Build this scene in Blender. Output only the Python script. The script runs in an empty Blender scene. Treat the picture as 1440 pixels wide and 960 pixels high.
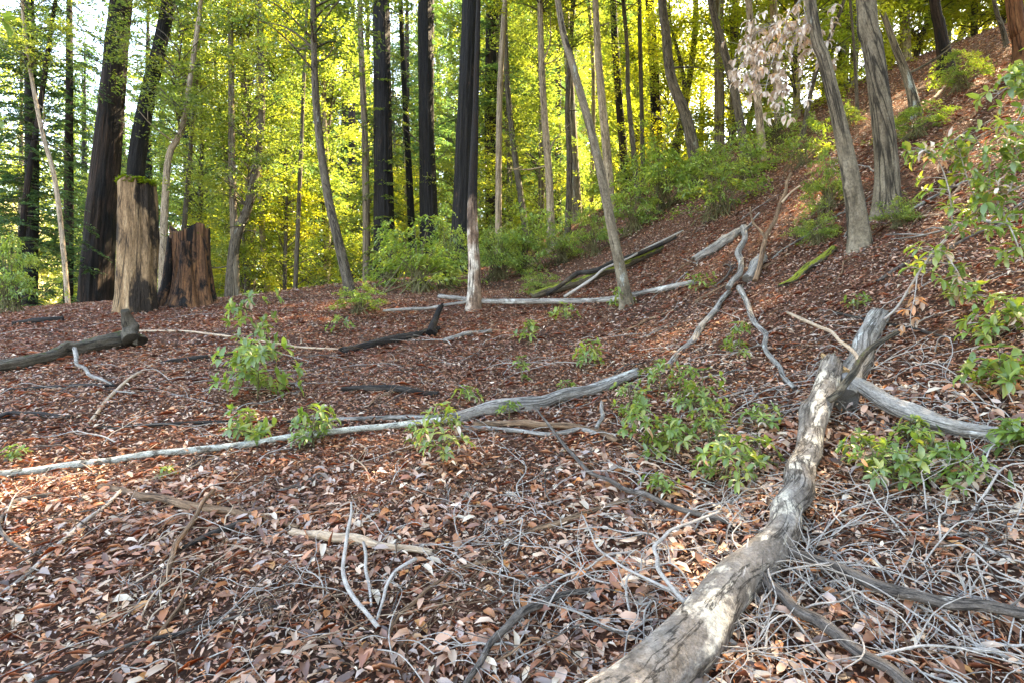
import bpy, math, random
import numpy as np
from mathutils import Vector, Matrix, Euler

rng = np.random.default_rng(7)
random.seed(7)
SC = bpy.context.scene
COL = SC.collection

# ------------------------------------------------------------------ camera
CAM_Z = 1.5
F = 800.0 / 1440.0
cam_data = bpy.data.cameras.new('camera')
cam_data.sensor_width = 36.0
cam_data.lens = 20.0
cam_data.clip_start = 0.05
cam_data.clip_end = 2000.0
cam = bpy.data.objects.new('camera', cam_data)
cam.location = (0, 0, CAM_Z)
cam.rotation_euler = (math.radians(90), 0, 0)
COL.objects.link(cam)
SC.camera = cam

# ------------------------------------------------------------------ light
SUN_EL = math.radians(49.0)
SUN_AZ = math.radians(46.0)            # to the right of the view direction, behind the trees
world = bpy.data.worlds.new('World')
SC.world = world
world.use_nodes = True
wn = world.node_tree.nodes
sky = wn.new('ShaderNodeTexSky')
sky.sky_type = 'NISHITA'
sky.sun_disc = False
sky.sun_elevation = SUN_EL
sky.sun_rotation = SUN_AZ
sky.air_density = 1.0
sky.dust_density = 1.0
world.node_tree.links.new(sky.outputs[0], wn['Background'].inputs[0])
wn['Background'].inputs[1].default_value = 0.15
sl = bpy.data.lights.new('sun', 'SUN')
sl.energy = 5.0
sl.angle = math.radians(0.5)
sl.color = (1.0, 0.88, 0.68)
sun = bpy.data.objects.new('sun', sl)
sdir = Vector((math.sin(SUN_AZ) * math.cos(SUN_EL), math.cos(SUN_AZ) * math.cos(SUN_EL), math.sin(SUN_EL)))
sun.rotation_euler = sdir.to_track_quat('Z', 'Y').to_euler()
sun.location = (20, 30, 40)
COL.objects.link(sun)

SC.view_settings.view_transform = 'Standard'
SC.view_settings.look = 'None'
SC.view_settings.gamma = 1.0
SC.view_settings.use_curve_mapping = False
SC.view_settings.exposure = 3.65
SC.view_settings.use_white_balance = True      # shade setting of the camera
SC.view_settings.white_balance_temperature = 8300
SC.view_settings.white_balance_tint = 12
SC.render.engine = 'CYCLES'
cy = SC.cycles
cy.max_bounces = 9
cy.diffuse_bounces = 6
cy.glossy_bounces = 2
cy.transmission_bounces = 6
cy.transparent_max_bounces = 4
cy.caustics_reflective = False
cy.caustics_refractive = False
cy.sample_clamp_indirect = 6.0
cy.use_denoising = True
try:
    cy.denoiser = 'OPENIMAGEDENOISE'
    cy.denoising_input_passes = 'RGB_ALBEDO_NORMAL'
    cy.denoising_prefilter = 'ACCURATE'
except Exception:
    pass

# ------------------------------------------------------------------ noise and terrain
_H = np.random.default_rng(99).random((512, 512))

def vnoise(u, v, pu=512):
    u = np.asarray(u, float); v = np.asarray(v, float)
    iu = np.floor(u).astype(int); iv = np.floor(v).astype(int)
    fu = u - iu; fv = v - iv
    fu = fu * fu * (3 - 2 * fu); fv = fv * fv * (3 - 2 * fv)
    a = iu % pu; b = (iu + 1) % pu; c = iv % 512; d = (iv + 1) % 512
    return (_H[a, c] * (1 - fu) + _H[b, c] * fu) * (1 - fv) + (_H[a, d] * (1 - fu) + _H[b, d] * fu) * fv

def sp(t, w):
    t = np.asarray(t, float) / w
    return w * np.logaddexp(0, t)

def sstep(a, b, x):
    t = np.clip((np.asarray(x, float) - a) / (b - a), 0, 1)
    return t * t * (3 - 2 * t)

def height(x, y, fine=True):
    x = np.asarray(x, float); y = np.asarray(y, float)
    yc = 14.0 + 5.5 * sstep(-7, -3, x) + 10 * sstep(-3, 3, x)
    base = 0.2 * y - 0.36 * sp(y - yc, 1.2)
    base = np.maximum(base, -6 - 0.02 * y) + 0
    x0 = 2.2 - 0.1 * np.clip(y, 0, 24)
    lat = 0.57 * sp(x - x0, 0.8)
    lat = 15 * np.tanh(lat / 15)
    lat = lat * (1 - 0.75 * sstep(24, 46, y))
    left = -0.35 * sp(-x - 11.5, 1.2)
    left = np.maximum(left, -8)
    z = base + lat + left
    z = z + 0.10 * (vnoise(x * 0.55 + 40, y * 0.55 + 17) - 0.5) + 0.05 * (vnoise(x * 1.7 + 9, y * 1.7 + 3) - 0.5)
    if fine:
        z = z + 0.022 * (vnoise(x * 6 + 100, y * 6 + 50) - 0.5)
    return z

def normal(x, y, e=0.08):
    dx = (height(x + e, y, False) - height(x - e, y, False)) / (2 * e)
    dy = (height(x, y + e, False) - height(x, y - e, False)) / (2 * e)
    n = np.stack([-dx, -dy, np.ones_like(dx)], -1)
    return n / np.linalg.norm(n, axis=-1, keepdims=True)

_D = np.concatenate([np.arange(0.6, 12, 0.01), np.arange(12, 60, 0.04)])

def gp(px, py, dflt=None):
    """where the line of sight through a photo point meets the ground"""
    X = (px - 720) / 800 * _D
    Z = CAM_Z + (480 - py) / 800 * _D
    hit = np.nonzero(Z <= height(X, _D, False))[0]
    if len(hit) == 0 or (dflt and _D[hit[0]] > dflt):
        D = dflt or 22.0
    else:
        D = _D[hit[0]]
    x = (px - 720) / 800 * D
    return np.array([x, D, float(height(x, D, False))])

def at(px, py, D):
    return np.array([(px - 720) / 800 * D, D, CAM_Z + (480 - py) / 800 * D])

# ------------------------------------------------------------------ mesh building
class MB:
    """collects vertices and faces of ONE mesh"""
    def __init__(s):
        s.v = []; s.q = []; s.t = []; s.c = []; s.tc = []; s.n = 0
    def add(s, v, quads=None, tris=None, col=None, tc=None):
        v = np.asarray(v, float).reshape(-1, 3)
        if quads is not None and len(quads): s.q.append(np.asarray(quads, int).reshape(-1, 4) + s.n)
        if tris is not None and len(tris): s.t.append(np.asarray(tris, int).reshape(-1, 3) + s.n)
        if col is None: col = np.ones((len(v), 3))
        s.v.append(v); s.c.append(np.broadcast_to(np.asarray(col, float), (len(v), 3)))
        s.tc.append(v if tc is None else tc)
        s.n += len(v)
    def mesh(s, name, mat, origin=None, smooth=True):
        v = np.concatenate(s.v)
        if origin is not None: v = v - np.asarray(origin)
        q = np.concatenate(s.q) if s.q else np.zeros((0, 4), int)
        t = np.concatenate(s.t) if s.t else np.zeros((0, 3), int)
        me = bpy.data.meshes.new(name)
        me.vertices.add(len(v)); me.vertices.foreach_set('co', v.ravel())
        li = np.concatenate([q.ravel(), t.ravel()]).astype(np.int32)
        me.loops.add(len(li)); me.loops.foreach_set('vertex_index', li)
        starts = np.concatenate([np.arange(len(q)) * 4, len(q) * 4 + np.arange(len(t)) * 3]).astype(np.int32)
        me.polygons.add(len(starts)); me.polygons.foreach_set('loop_start', starts)
        me.polygons.foreach_set('use_smooth', np.full(len(starts), smooth))
        c = np.concatenate(s.c); c = np.concatenate([c, np.ones((len(c), 1))], 1)
        a = me.attributes.new('Col', 'FLOAT_COLOR', 'POINT'); a.data.foreach_set('color', c.astype(np.float32).ravel())
        a = me.attributes.new('tc', 'FLOAT_VECTOR', 'POINT'); a.data.foreach_set('vector', np.concatenate(s.tc).astype(np.float32).ravel())
        me.update(calc_edges=True)
        me.validate()
        me.materials.append(mat)
        return me

def link(name, me, parent=None, loc=None):
    o = bpy.data.objects.new(name, me)
    COL.objects.link(o)
    if parent is not None: o.parent = parent
    if loc is not None: o.location = loc
    return o

def empty(name, loc, rz=0.0):
    o = bpy.data.objects.new(name, None)
    o.empty_display_size = 0.2
    o.location = loc; o.rotation_euler = (0, 0, rz)
    COL.objects.link(o)
    return o

def tag(o, label=None, cat=None, group=None, kind=None):
    if label: o['label'] = label
    if cat: o['category'] = cat
    if group: o['group'] = group
    if kind: o['kind'] = kind
    return o

def spline(P, R, rows):
    """Catmull-Rom through points P with radii R, resampled by length"""
    P = np.asarray(P, float); R = np.asarray(R, float)
    if len(P) == 2:
        t = np.linspace(0, 1, rows)[:, None]
        return P[0] * (1 - t) + P[1] * t, R[0] * (1 - t[:, 0]) + R[1] * t[:, 0]
    A = np.concatenate([[2 * P[0] - P[1]], P, [2 * P[-1] - P[-2]]])
    RR = np.concatenate([[R[0]], R, [R[-1]]])
    out = []; ro = []
    for i in range(len(P) - 1):
        for t in np.linspace(0, 1, 24, endpoint=(i == len(P) - 2)):
            p0, p1, p2, p3 = A[i:i + 4]
            out.append(0.5 * (2 * p1 + (p2 - p0) * t + (2 * p0 - 5 * p1 + 4 * p2 - p3) * t * t + (3 * p1 - p0 - 3 * p2 + p3) * t ** 3))
            ro.append(RR[i + 1] * (1 - t) + RR[i + 2] * t)
    out = np.array(out); ro = np.array(ro)
    s = np.concatenate([[0], np.cumsum(np.linalg.norm(np.diff(out, axis=0), axis=1))])
    ss = np.linspace(0, s[-1], rows)
    return np.stack([np.interp(ss, s, out[:, k]) for k in range(3)], 1), np.interp(ss, s, ro)

def tube(mb, P, R, seg=8, rows=None, disp=None, jag=(0, 0), col=None, cap=True, seed=0, toff=0.0):
    """a tapered limb along a path; disp(theta, s) gives relative relief, jag = splintered ends in metres"""
    P = np.asarray(P, float)
    if rows is None: rows = max(4, 4 * len(P))
    C, r = spline(P, np.asarray(R, float), rows)
    T = np.gradient(C, axis=0); T /= np.linalg.norm(T, axis=1, keepdims=True) + 1e-9
    up = np.array([0.0, 0.0, 1.0]) if abs(T[0][2]) < 0.9 else np.array([0.0, 1.0, 0.0])
    n = up - T[0] * up.dot(T[0]); n /= np.linalg.norm(n)
    N = [n]
    for i in range(1, rows):
        n = N[-1] - T[i] * N[-1].dot(T[i]); n /= np.linalg.norm(n) + 1e-9; N.append(n)
    N = np.array(N); B = np.cross(T, N)
    th = np.arange(seg) / seg * 2 * np.pi
    s = np.concatenate([[0], np.cumsum(np.linalg.norm(np.diff(C, axis=0), axis=1))])
    TH, S = np.meshgrid(th, s)
    rad = np.repeat(r[:, None], seg, 1)
    if disp is not None: rad = rad * (1 + disp(TH, S))
    V = C[:, None, :] + rad[..., None] * (np.cos(TH)[..., None] * N[:, None, :] + np.sin(TH)[..., None] * B[:, None, :])
    lr = np.random.default_rng(seed + 5)
    jg = lambda: .6 * vnoise(th / 6.2832 * 9 + 0, th * 0 + lr.random() * 90, 9) + .3 * vnoise(th / 6.2832 * 23, th * 0 + lr.random() * 90, 23) + .1 * lr.random(seg)
    if jag[0]: V[0] -= T[0] * (jg() ** 2 * 2 * jag[0])[:, None]
    if jag[1]:
        e = jg() ** 2 * 2 * jag[1]
        for q in range(1, 4):
            if rows > 3 * q: V[-q] += T[-1] * (e * (1 - (q - 1) / 3))[:, None]
    rm = r.mean()
    tc = np.stack([np.cos(TH) * rm, np.sin(TH) * rm, S + toff], -1)
    i = np.arange(rows - 1)[:, None] * seg; j = np.arange(seg)[None, :]; k = (j + 1) % seg
    Q = np.stack([i + j, i + k, i + seg + k, i + seg + j], -1).reshape(-1, 4)
    V = V.reshape(-1, 3); tcf = tc.reshape(-1, 3)
    tri = []
    if cap:
        V = np.concatenate([V, [C[0] + T[0] * 0.15 * jag[0], C[-1] - T[-1] * 0.15 * jag[1]]])
        tcf = np.concatenate([tcf, [[0, 0, s[0]], [0, 0, s[-1]]]])
        a = rows * seg; l = (rows - 1) * seg
        tri = [[a, (q + 1) % seg, q] for q in range(seg)] + [[a + 1, l + q, l + (q + 1) % seg] for q in range(seg)]
    mb.add(V, Q, tri, col=col, tc=tcf)

# leaf templates: (along, across, lift) in leaf lengths
LEAF8_V = np.array([[0, 0, 0], [.3, .17, .05], [.3, 0, 0], [.3, -.17, .05], [.68, .16, .04], [.68, 0, .0], [.68, -.16, .04], [1, 0, -.03]])
LEAF8_T = np.array([[0, 2, 1], [0, 3, 2], [4, 5, 7], [5, 6, 7]])
LEAF8_Q = np.array([[1, 2, 5, 4], [2, 3, 6, 5]])
LEAF4_V = np.array([[0, 0, 0], [.5, .2, .06], [1, 0, 0], [.5, -.2, .06]])
LEAF4_T = np.array([[0, 2, 1], [0, 3, 2]])

def frames(n, yaw):
    """tangent frames for unit normals n with the leaf pointing along yaw"""
    a = np.stack([np.cos(yaw), np.sin(yaw), np.zeros_like(yaw)], -1)
    a = a - n * (a * n).sum(-1, keepdims=True)
    a /= np.linalg.norm(a, axis=-1, keepdims=True) + 1e-9
    return a, np.cross(n, a)

def leaves(mb, P, A, B, N, L, W, col, bend, fine=False):
    """many leaves at once: P base points, A/B/N frames, L length, W width factor, bend = curl along the leaf"""
    tv = LEAF8_V if fine else LEAF4_V
    m = len(P); k = len(tv)
    u = tv[None, :, 0]; v = tv[None, :, 1] * W[:, None]; w = tv[None, :, 2]
    w = w * (1 + 2 * bend[:, None]) - bend[:, None] * (u - 0.5) ** 2 * 1.3 + bend[:, None] * 0.3
    V = P[:, None, :] + L[:, None, None] * (A[:, None, :] * (u[..., None] - .5) + B[:, None, :] * v[..., None] + N[:, None, :] * w[..., None])
    off = (np.arange(m) * k)[:, None, None]
    t = (LEAF8_T if fine else LEAF4_T)[None] + off
    q = (LEAF8_Q[None] + off).reshape(-1, 4) if fine else None
    mb.add(V.reshape(-1, 3), q, t.reshape(-1, 3), col=np.repeat(col, k, 0))

# ------------------------------------------------------------------ materials
def new_mat(name):
    m = bpy.data.materials.new(name); m.use_nodes = True
    nt = m.node_tree; nt.nodes.clear()
    out = nt.nodes.new('ShaderNodeOutputMaterial')
    return m, nt, out

def nd(nt, t, **kw):
    n = nt.nodes.new(t)
    for k, v in kw.items():
        if k.startswith('i_'):
            n.inputs[k[2:].replace('_', ' ')].default_value = v
        else: setattr(n, k, v)
    return n

def ramp(nt, fac, stops):
    r = nt.nodes.new('ShaderNodeValToRGB')
    e = r.color_ramp.elements
    while len(e) > 1: e.remove(e[-1])
    e[0].position = stops[0][0]; e[0].color = (*stops[0][1], 1)
    for p, c in stops[1:]:
        x = e.new(p); x.color = (*c, 1)
    nt.links.new(fac, r.inputs[0])
    return r.outputs[0]

def noise(nt, vec, scale, detail=4, rough=0.6, mapping=None, dist=0.0):
    if mapping is not None:
        mp = nd(nt, 'ShaderNodeMapping'); mp.inputs['Scale'].default_value = mapping
        nt.links.new(vec, mp.inputs['Vector']); vec = mp.outputs[0]
    n = nd(nt, 'ShaderNodeTexNoise'); n.inputs['Scale'].default_value = scale
    n.inputs['Detail'].default_value = detail; n.inputs['Roughness'].default_value = rough
    n.inputs['Distortion'].default_value = dist
    nt.links.new(vec, n.inputs['Vector'])
    return n.outputs[0]

def mix(nt, fac, a, b):
    n = nt.nodes.new('ShaderNodeMix'); n.data_type = 'RGBA'
    for s, v in ((n.inputs[0], fac), (n.inputs[6], a), (n.inputs[7], b)):
        if isinstance(v, (tuple, float)): s.default_value = (*v, 1) if isinstance(v, tuple) else v
        else: nt.links.new(v, s)
    return n.outputs[2]

def bark(name, dark, mid, light, scale=18, stretch=0.12, patch=None, patch_amt=0.6, patch_scale=5, patch_stretch=0.5,
         moss=None, moss_at=0.62, bump=0.02, rough=0.85, spec=0.25, crack=.6, burn=None):
    m, nt, out = new_mat(name)
    tc = nd(nt, 'ShaderNodeAttribute', attribute_name='tc').outputs['Vector']
    oi = nd(nt, 'ShaderNodeObjectInfo')
    ad = nd(nt, 'ShaderNodeVectorMath', operation='ADD'); nt.links.new(tc, ad.inputs[0])
    cmb = nd(nt, 'ShaderNodeMath', operation='MULTIPLY'); cmb.inputs[1].default_value = 37.0
    nt.links.new(oi.outputs['Random'], cmb.inputs[0]); nt.links.new(cmb.outputs[0], ad.inputs[1])
    v = ad.outputs[0]
    n1 = noise(nt, v, scale, 6, 0.62, (1, 1, stretch), 0.3)
    c = ramp(nt, n1, [(0.3, dark), (0.5, mid), (0.72, light)])
    n2 = noise(nt, v, scale * 0.25, 3, 0.5, (1, 1, 0.4))
    c = mix(nt, ramp(nt, n2, [(0.35, (0, 0, 0)), (0.7, (.55, .55, .55))]), c, mid)
    if patch:
        n3 = noise(nt, v, patch_scale, 5, 0.65, (1, 1, patch_stretch), 0.2)
        c = mix(nt, ramp(nt, n3, [(patch_amt - .03, (0, 0, 0)), (patch_amt + .04, (1, 1, 1))]), c, patch)
    if burn:        # blackened above this height
        sz = nd(nt, 'ShaderNodeSeparateXYZ'); nt.links.new(tc, sz.inputs[0])
        ba = nd(nt, 'ShaderNodeMath', operation='MULTIPLY_ADD'); nt.links.new(noise(nt, v, 5, 4, .6, (1, 1, .4)), ba.inputs[0]); ba.inputs[1].default_value = 2.2
        nt.links.new(sz.outputs[2], ba.inputs[2])
        sc_ = nd(nt, 'ShaderNodeMath', operation='MULTIPLY'); nt.links.new(ba.outputs[0], sc_.inputs[0]); sc_.inputs[1].default_value = .1
        c = mix(nt, ramp(nt, sc_.outputs[0], [((burn + 1.0) * .1, (0, 0, 0)), ((burn + 1.5) * .1, (1, 1, 1))]), c, (.012, .011, .011))
    if moss:
        g = nd(nt, 'ShaderNodeNewGeometry')
        sx = nd(nt, 'ShaderNodeSeparateXYZ'); nt.links.new(g.outputs['Normal'], sx.inputs[0])
        n4 = noise(nt, v, 9, 4)
        mu = nd(nt, 'ShaderNodeMath', operation='MULTIPLY_ADD'); nt.links.new(sx.outputs[2], mu.inputs[0]); mu.inputs[1].default_value = 0.45
        nt.links.new(n4, mu.inputs[2])
        c = mix(nt, ramp(nt, mu.outputs[0], [(moss_at, (0, 0, 0)), (moss_at + .12, (1, 1, 1))]), c, moss)
    nf = noise(nt, v, scale * 4.5, 6, 0.75, (1, 1, min(1, stretch * 2)), 0.4)
    c = mix(nt, 1.0, c, c)
    mm = nd(nt, 'ShaderNodeMix', data_type='RGBA', blend_type='MULTIPLY'); mm.inputs[0].default_value = 1
    nt.links.new(c, mm.inputs[6]); nt.links.new(ramp(nt, nf, [(.32, (.45, .45, .45)), (.5, (1, 1, 1)), (.68, (1.5, 1.5, 1.5))]), mm.inputs[7])
    c = mm.outputs[2]
    if crack:
        n7 = noise(nt, v, scale * crack, 5, .6, (1, 1, stretch * .35), .6)
        c = mix(nt, ramp(nt, n7, [(.47, (0, 0, 0)), (.495, (.9, .9, .9)), (.505, (.9, .9, .9)), (.53, (0, 0, 0))]), c, tuple(x * .35 for x in dark))
    n5 = noise(nt, v, scale * 2.2, 6, 0.7, (1, 1, stretch * 1.6), 0.2)
    hs = nd(nt, 'ShaderNodeMath', operation='ADD'); nt.links.new(n1, hs.inputs[0]); nt.links.new(n5, hs.inputs[1])
    bp = nd(nt, 'ShaderNodeBump'); bp.inputs['Strength'].default_value = 1.0; bp.inputs['Distance'].default_value = bump
    nt.links.new(hs.outputs[0], bp.inputs['Height'])
    p = nd(nt, 'ShaderNodeBsdfPrincipled')
    p.inputs['Roughness'].default_value = rough; p.inputs['Specular IOR Level'].default_value = spec
    nt.links.new(c, p.inputs['Base Color']); nt.links.new(bp.outputs[0], p.inputs['Normal'])
    nt.links.new(p.outputs[0], out.inputs[0])
    return m

def leaf_mat(name, trans=0.45, tcol=(1.25, 1.15, 0.55), gloss=0.06, rough=0.4, vary=0.25):
    m, nt, out = new_mat(name)
    c = nd(nt, 'ShaderNodeAttribute', attribute_name='Col').outputs['Color']
    geo = nd(nt, 'ShaderNodeNewGeometry')
    hv = nd(nt, 'ShaderNodeHueSaturation')
    mp = nd(nt, 'ShaderNodeMapRange'); mp.inputs['To Min'].default_value = 1 - vary; mp.inputs['To Max'].default_value = 1 + vary
    nt.links.new(geo.outputs['Random Per Island'], mp.inputs[0])
    nt.links.new(mp.outputs[0], hv.inputs['Value']); nt.links.new(c, hv.inputs['Color'])
    c = hv.outputs[0]
    d = nd(nt, 'ShaderNodeBsdfDiffuse'); nt.links.new(c, d.inputs[0])
    t = nd(nt, 'ShaderNodeBsdfTranslucent')
    tm = nd(nt, 'ShaderNodeMix', data_type='RGBA', blend_type='MULTIPLY'); tm.inputs[0].default_value = 1
    nt.links.new(c, tm.inputs[6]); tm.inputs[7].default_value = (*[x * 1.6 for x in tcol], 1)
    nt.links.new(tm.outputs[2], t.inputs[0])
    a = nd(nt, 'ShaderNodeMixShader'); a.inputs[0].default_value = trans
    nt.links.new(d.outputs[0], a.inputs[1]); nt.links.new(t.outputs[0], a.inputs[2])
    g = nd(nt, 'ShaderNodeBsdfGlossy'); g.inputs['Roughness'].default_value = rough
    b = nd(nt, 'ShaderNodeMixShader'); b.inputs[0].default_value = gloss
    nt.links.new(a.outputs[0], b.inputs[1]); nt.links.new(g.outputs[0], b.inputs[2])
    nt.links.new(b.outputs[0], out.inputs[0])
    return m

M = {}
M['char'] = bark('charred_bark', (.003, .003, .0035), (.009, .0085, .009), (.026, .022, .02), 16, .07, (.045, .027, .018), .67, 4, .25, bump=.05, rough=.7, spec=.2)
M['redwood'] = bark('redwood_bark', (.006, .005, .004), (.024, .016, .012), (.075, .046, .032), 16, .06, (.011, .01, .01), .53, 3, .2, bump=.05)
M['redbrown'] = bark('red_bark', (.05, .02, .012), (.16, .07, .035), (.28, .15, .08), 14, .06, bump=.05)
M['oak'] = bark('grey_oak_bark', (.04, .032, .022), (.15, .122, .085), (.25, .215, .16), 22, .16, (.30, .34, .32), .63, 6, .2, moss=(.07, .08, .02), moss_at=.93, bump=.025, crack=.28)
M['oaklit'] = bark('sunlit_pale_oak_bark', (.13, .1, .07), (.30, .24, .17), (.45, .38, .29), 22, .22, (.16, .13, .09), .62, 5, .4, bump=.02)  # paler copy of the oak bark, with sunlight on trunks painted into the colour
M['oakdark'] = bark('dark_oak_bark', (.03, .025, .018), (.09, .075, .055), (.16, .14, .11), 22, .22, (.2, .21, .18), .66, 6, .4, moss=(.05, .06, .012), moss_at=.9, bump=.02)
M['snag'] = bark('peeling_bark', (.05, .03, .02), (.2, .13, .09), (.34, .26, .2), 14, .15, (.5, .44, .37), .55, 4, .3, bump=.04, burn=1.9)
M['rot'] = bark('weathered_stump_wood', (.045, .03, .02), (.27, .17, .09), (.45, .32, .19), 12, .14, (.028, .02, .014), .53, 2.0, .45, bump=.06)
M['rotred'] = bark('rotten_red_wood', (.025, .015, .011), (.17, .085, .045), (.42, .19, .075), 13, .14, (.014, .012, .011), .53, 2.6, .6, bump=.07)
M['log'] = bark('smooth_log_bark', (.07, .055, .045), (.21, .18, .155), (.40, .365, .33), 15, .55, (.62, .55, .45), .58, 8, .5, bump=.03, rough=.75, crack=.9)
M['greylog'] = bark('grey_log_bark', (.08, .07, .06), (.24, .22, .2), (.4, .38, .35), 34, .16, (.5, .5, .47), .62, 8, .5, bump=.015, crack=.5)
M['lichen'] = bark('lichen_covered_bark', (.10, .10, .09), (.36, .37, .33), (.6, .62, .57), 30, .5, (.1, .09, .075), .55, 16, .7, moss=(.12, .14, .04), moss_at=1.0, bump=.01, crack=0)
M['darklog'] = bark('charred_log', (.008, .008, .008), (.032, .027, .024), (.12, .1, .085), 30, .12, (.2, .15, .1), .66, 4, .3, bump=.03, rough=.7)
M['moss'] = bark('mossy_log_bark', (.03, .025, .015), (.1, .08, .055), (.19, .16, .11), 30, .18, moss=(.17, .19, .02), moss_at=.58, bump=.02)
M['brown'] = bark('brown_branch_bark', (.06, .035, .022), (.19, .115, .07), (.34, .23, .15), 45, .13, bump=.01)
M['tan'] = bark('pale_barkless_wood', (.2, .13, .085), (.42, .31, .22), (.58, .46, .35), 50, .08, bump=.01, crack=0)
M['twig'] = bark('grey_twig_bark', (.15, .13, .115), (.31, .28, .255), (.48, .44, .405), 70, .25, bump=.003, crack=0)
M['darktwig'] = bark('dark_twig_bark', (.03, .025, .022), (.09, .075, .065), (.2, .17, .15), 60, .25, (.4, .38, .35), .66, 14, .5, bump=.004)
M['stem'] = bark('green_stem', (.05, .045, .02), (.12, .11, .05), (.2, .19, .1), 30, .3, bump=.002)
M['cut'] = bark('split_wood', (.22, .12, .05), (.45, .29, .14), (.62, .46, .27), 25, .06, bump=.01)
M['green'] = leaf_mat('broad_leaf_green', .58, (1.18, 1.15, .55), .05, .4, .35)
M['conifer'] = leaf_mat('conifer_needle_green', .4, (1.15, 1.15, .6), .03, .5, .35)
M['shrub'] = leaf_mat('glossy_shrub_leaf', .45, (1.2, 1.1, .5), .06, .42, .35)
M['dead'] = leaf_mat('dead_leaf', .22, (1.2, .9, .6), .05, .45, .3)

def ground_mat():
    m, nt, out = new_mat('forest_duff')
    g = nd(nt, 'ShaderNodeTexCoord').outputs['Object']
    n1 = noise(nt, g, 30, 8, .7)
    c = ramp(nt, n1, [(.3, (.022, .012, .009)), (.48, (.085, .038, .024)), (.62, (.17, .085, .055)), (.8, (.30, .2, .15))])
    n2 = noise(nt, g, 1.3, 4, .6)
    c = mix(nt, ramp(nt, n2, [(.45, (0, 0, 0)), (.7, (.7, .7, .7))]), c, (.035, .024, .019))
    bp = nd(nt, 'ShaderNodeBump'); bp.inputs['Strength'].default_value = 1; bp.inputs['Distance'].default_value = .03
    nt.links.new(noise(nt, g, 45, 8, .75), bp.inputs['Height'])
    p = nd(nt, 'ShaderNodeBsdfPrincipled'); p.inputs['Roughness'].default_value = .95; p.inputs['Specular IOR Level'].default_value = .1
    nt.links.new(c, p.inputs['Base Color']); nt.links.new(bp.outputs[0], p.inputs['Normal'])
    nt.links.new(p.outputs[0], out.inputs[0])
    return m
M['ground'] = ground_mat()

def grass_mat():
    m, nt, out = new_mat('dry_grass_hillside')
    g = nd(nt, 'ShaderNodeTexCoord').outputs['Object']
    c = ramp(nt, noise(nt, g, .25, 6, .7), [(.35, (.10, .12, .04)), (.5, (.32, .27, .12)), (.7, (.45, .38, .2))])
    p = nd(nt, 'ShaderNodeBsdfPrincipled'); p.inputs['Roughness'].default_value = .95
    nt.links.new(c, p.inputs['Base Color']); nt.links.new(p.outputs[0], out.inputs[0])
    return m
M['grass'] = grass_mat()

# ------------------------------------------------------------------ the ground
def grid_axis(lo, hi, fine_lo, fine_hi, step, grow=1.12):
    a = list(np.arange(fine_lo, fine_hi + 1e-6, step))
    s = step; x = a[-1]
    while x < hi: s *= grow; x += s; a.append(x)
    s = step; x = a[0]; b = []
    while x > lo: s *= grow; x -= s; b.append(x)
    return np.array(b[::-1] + a)

gx = grid_axis(-600, 600, -7, 8, .085, 1.05)
gy = grid_axis(-300, 900, .8, 10, .085, 1.04)
GX, GY = np.meshgrid(gx, gy)
GZ = height(GX, GY)
mb = MB()
nx, ny = len(gx), len(gy)
ii, jj = np.meshgrid(np.arange(nx - 1), np.arange(ny - 1))
a = jj * nx + ii
mb.add(np.stack([GX, GY, GZ], -1).reshape(-1, 3), np.stack([a, a + 1, a + nx + 1, a + nx], -1).reshape(-1, 4))
ground = link('ground', mb.mesh('ground', M['ground']))
tag(ground, 'sloping forest floor of reddish brown duff', kind='structure')

# far sunlit grassy hillside glimpsed through the trees
hx = np.linspace(-190, -18, 60); hy = np.linspace(34, 190, 60)
HX, HY = np.meshgrid(hx, hy)
HZ = -6 + 0.42 * sp(-HX - 34, 5) * sstep(30, 60, HY) + 2.0 * vnoise(HX * .08, HY * .08) - 2
mb = MB(); ii, jj = np.meshgrid(np.arange(59), np.arange(59)); a = jj * 60 + ii
mb.add(np.stack([HX, HY, HZ], -1).reshape(-1, 3), np.stack([a, a + 1, a + 61, a + 60], -1).reshape(-1, 4))
tag(link('hillside', mb.mesh('hillside', M['grass'])), 'pale sunlit grassy hillside far behind the trees', kind='structure')

# ------------------------------------------------------------------ leaf litter
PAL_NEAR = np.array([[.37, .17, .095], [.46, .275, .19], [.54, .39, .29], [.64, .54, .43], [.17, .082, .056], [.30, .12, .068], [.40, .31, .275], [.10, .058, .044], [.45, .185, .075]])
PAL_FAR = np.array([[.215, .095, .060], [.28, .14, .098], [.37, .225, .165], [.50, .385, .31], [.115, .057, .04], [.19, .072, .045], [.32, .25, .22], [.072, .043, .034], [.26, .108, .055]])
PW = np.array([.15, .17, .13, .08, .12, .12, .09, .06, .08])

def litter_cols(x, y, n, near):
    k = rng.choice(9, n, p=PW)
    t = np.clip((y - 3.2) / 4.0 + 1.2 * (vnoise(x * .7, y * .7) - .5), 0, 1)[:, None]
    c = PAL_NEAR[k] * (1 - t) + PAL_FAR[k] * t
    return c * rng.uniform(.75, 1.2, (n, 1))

def scatter(dmin, dmax, dens, xmargin=1.2):
    """points on the ground in the viewed wedge and a margin round it"""
    area = .95 * (dmax ** 2 - dmin ** 2) + 2 * xmargin * (dmax - dmin)
    n = int(area * dens)
    y = np.sqrt(rng.uniform(dmin ** 2, dmax ** 2, n))
    x = rng.uniform(-1, 1, n) * (.95 * y + xmargin)
    return x, y

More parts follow.
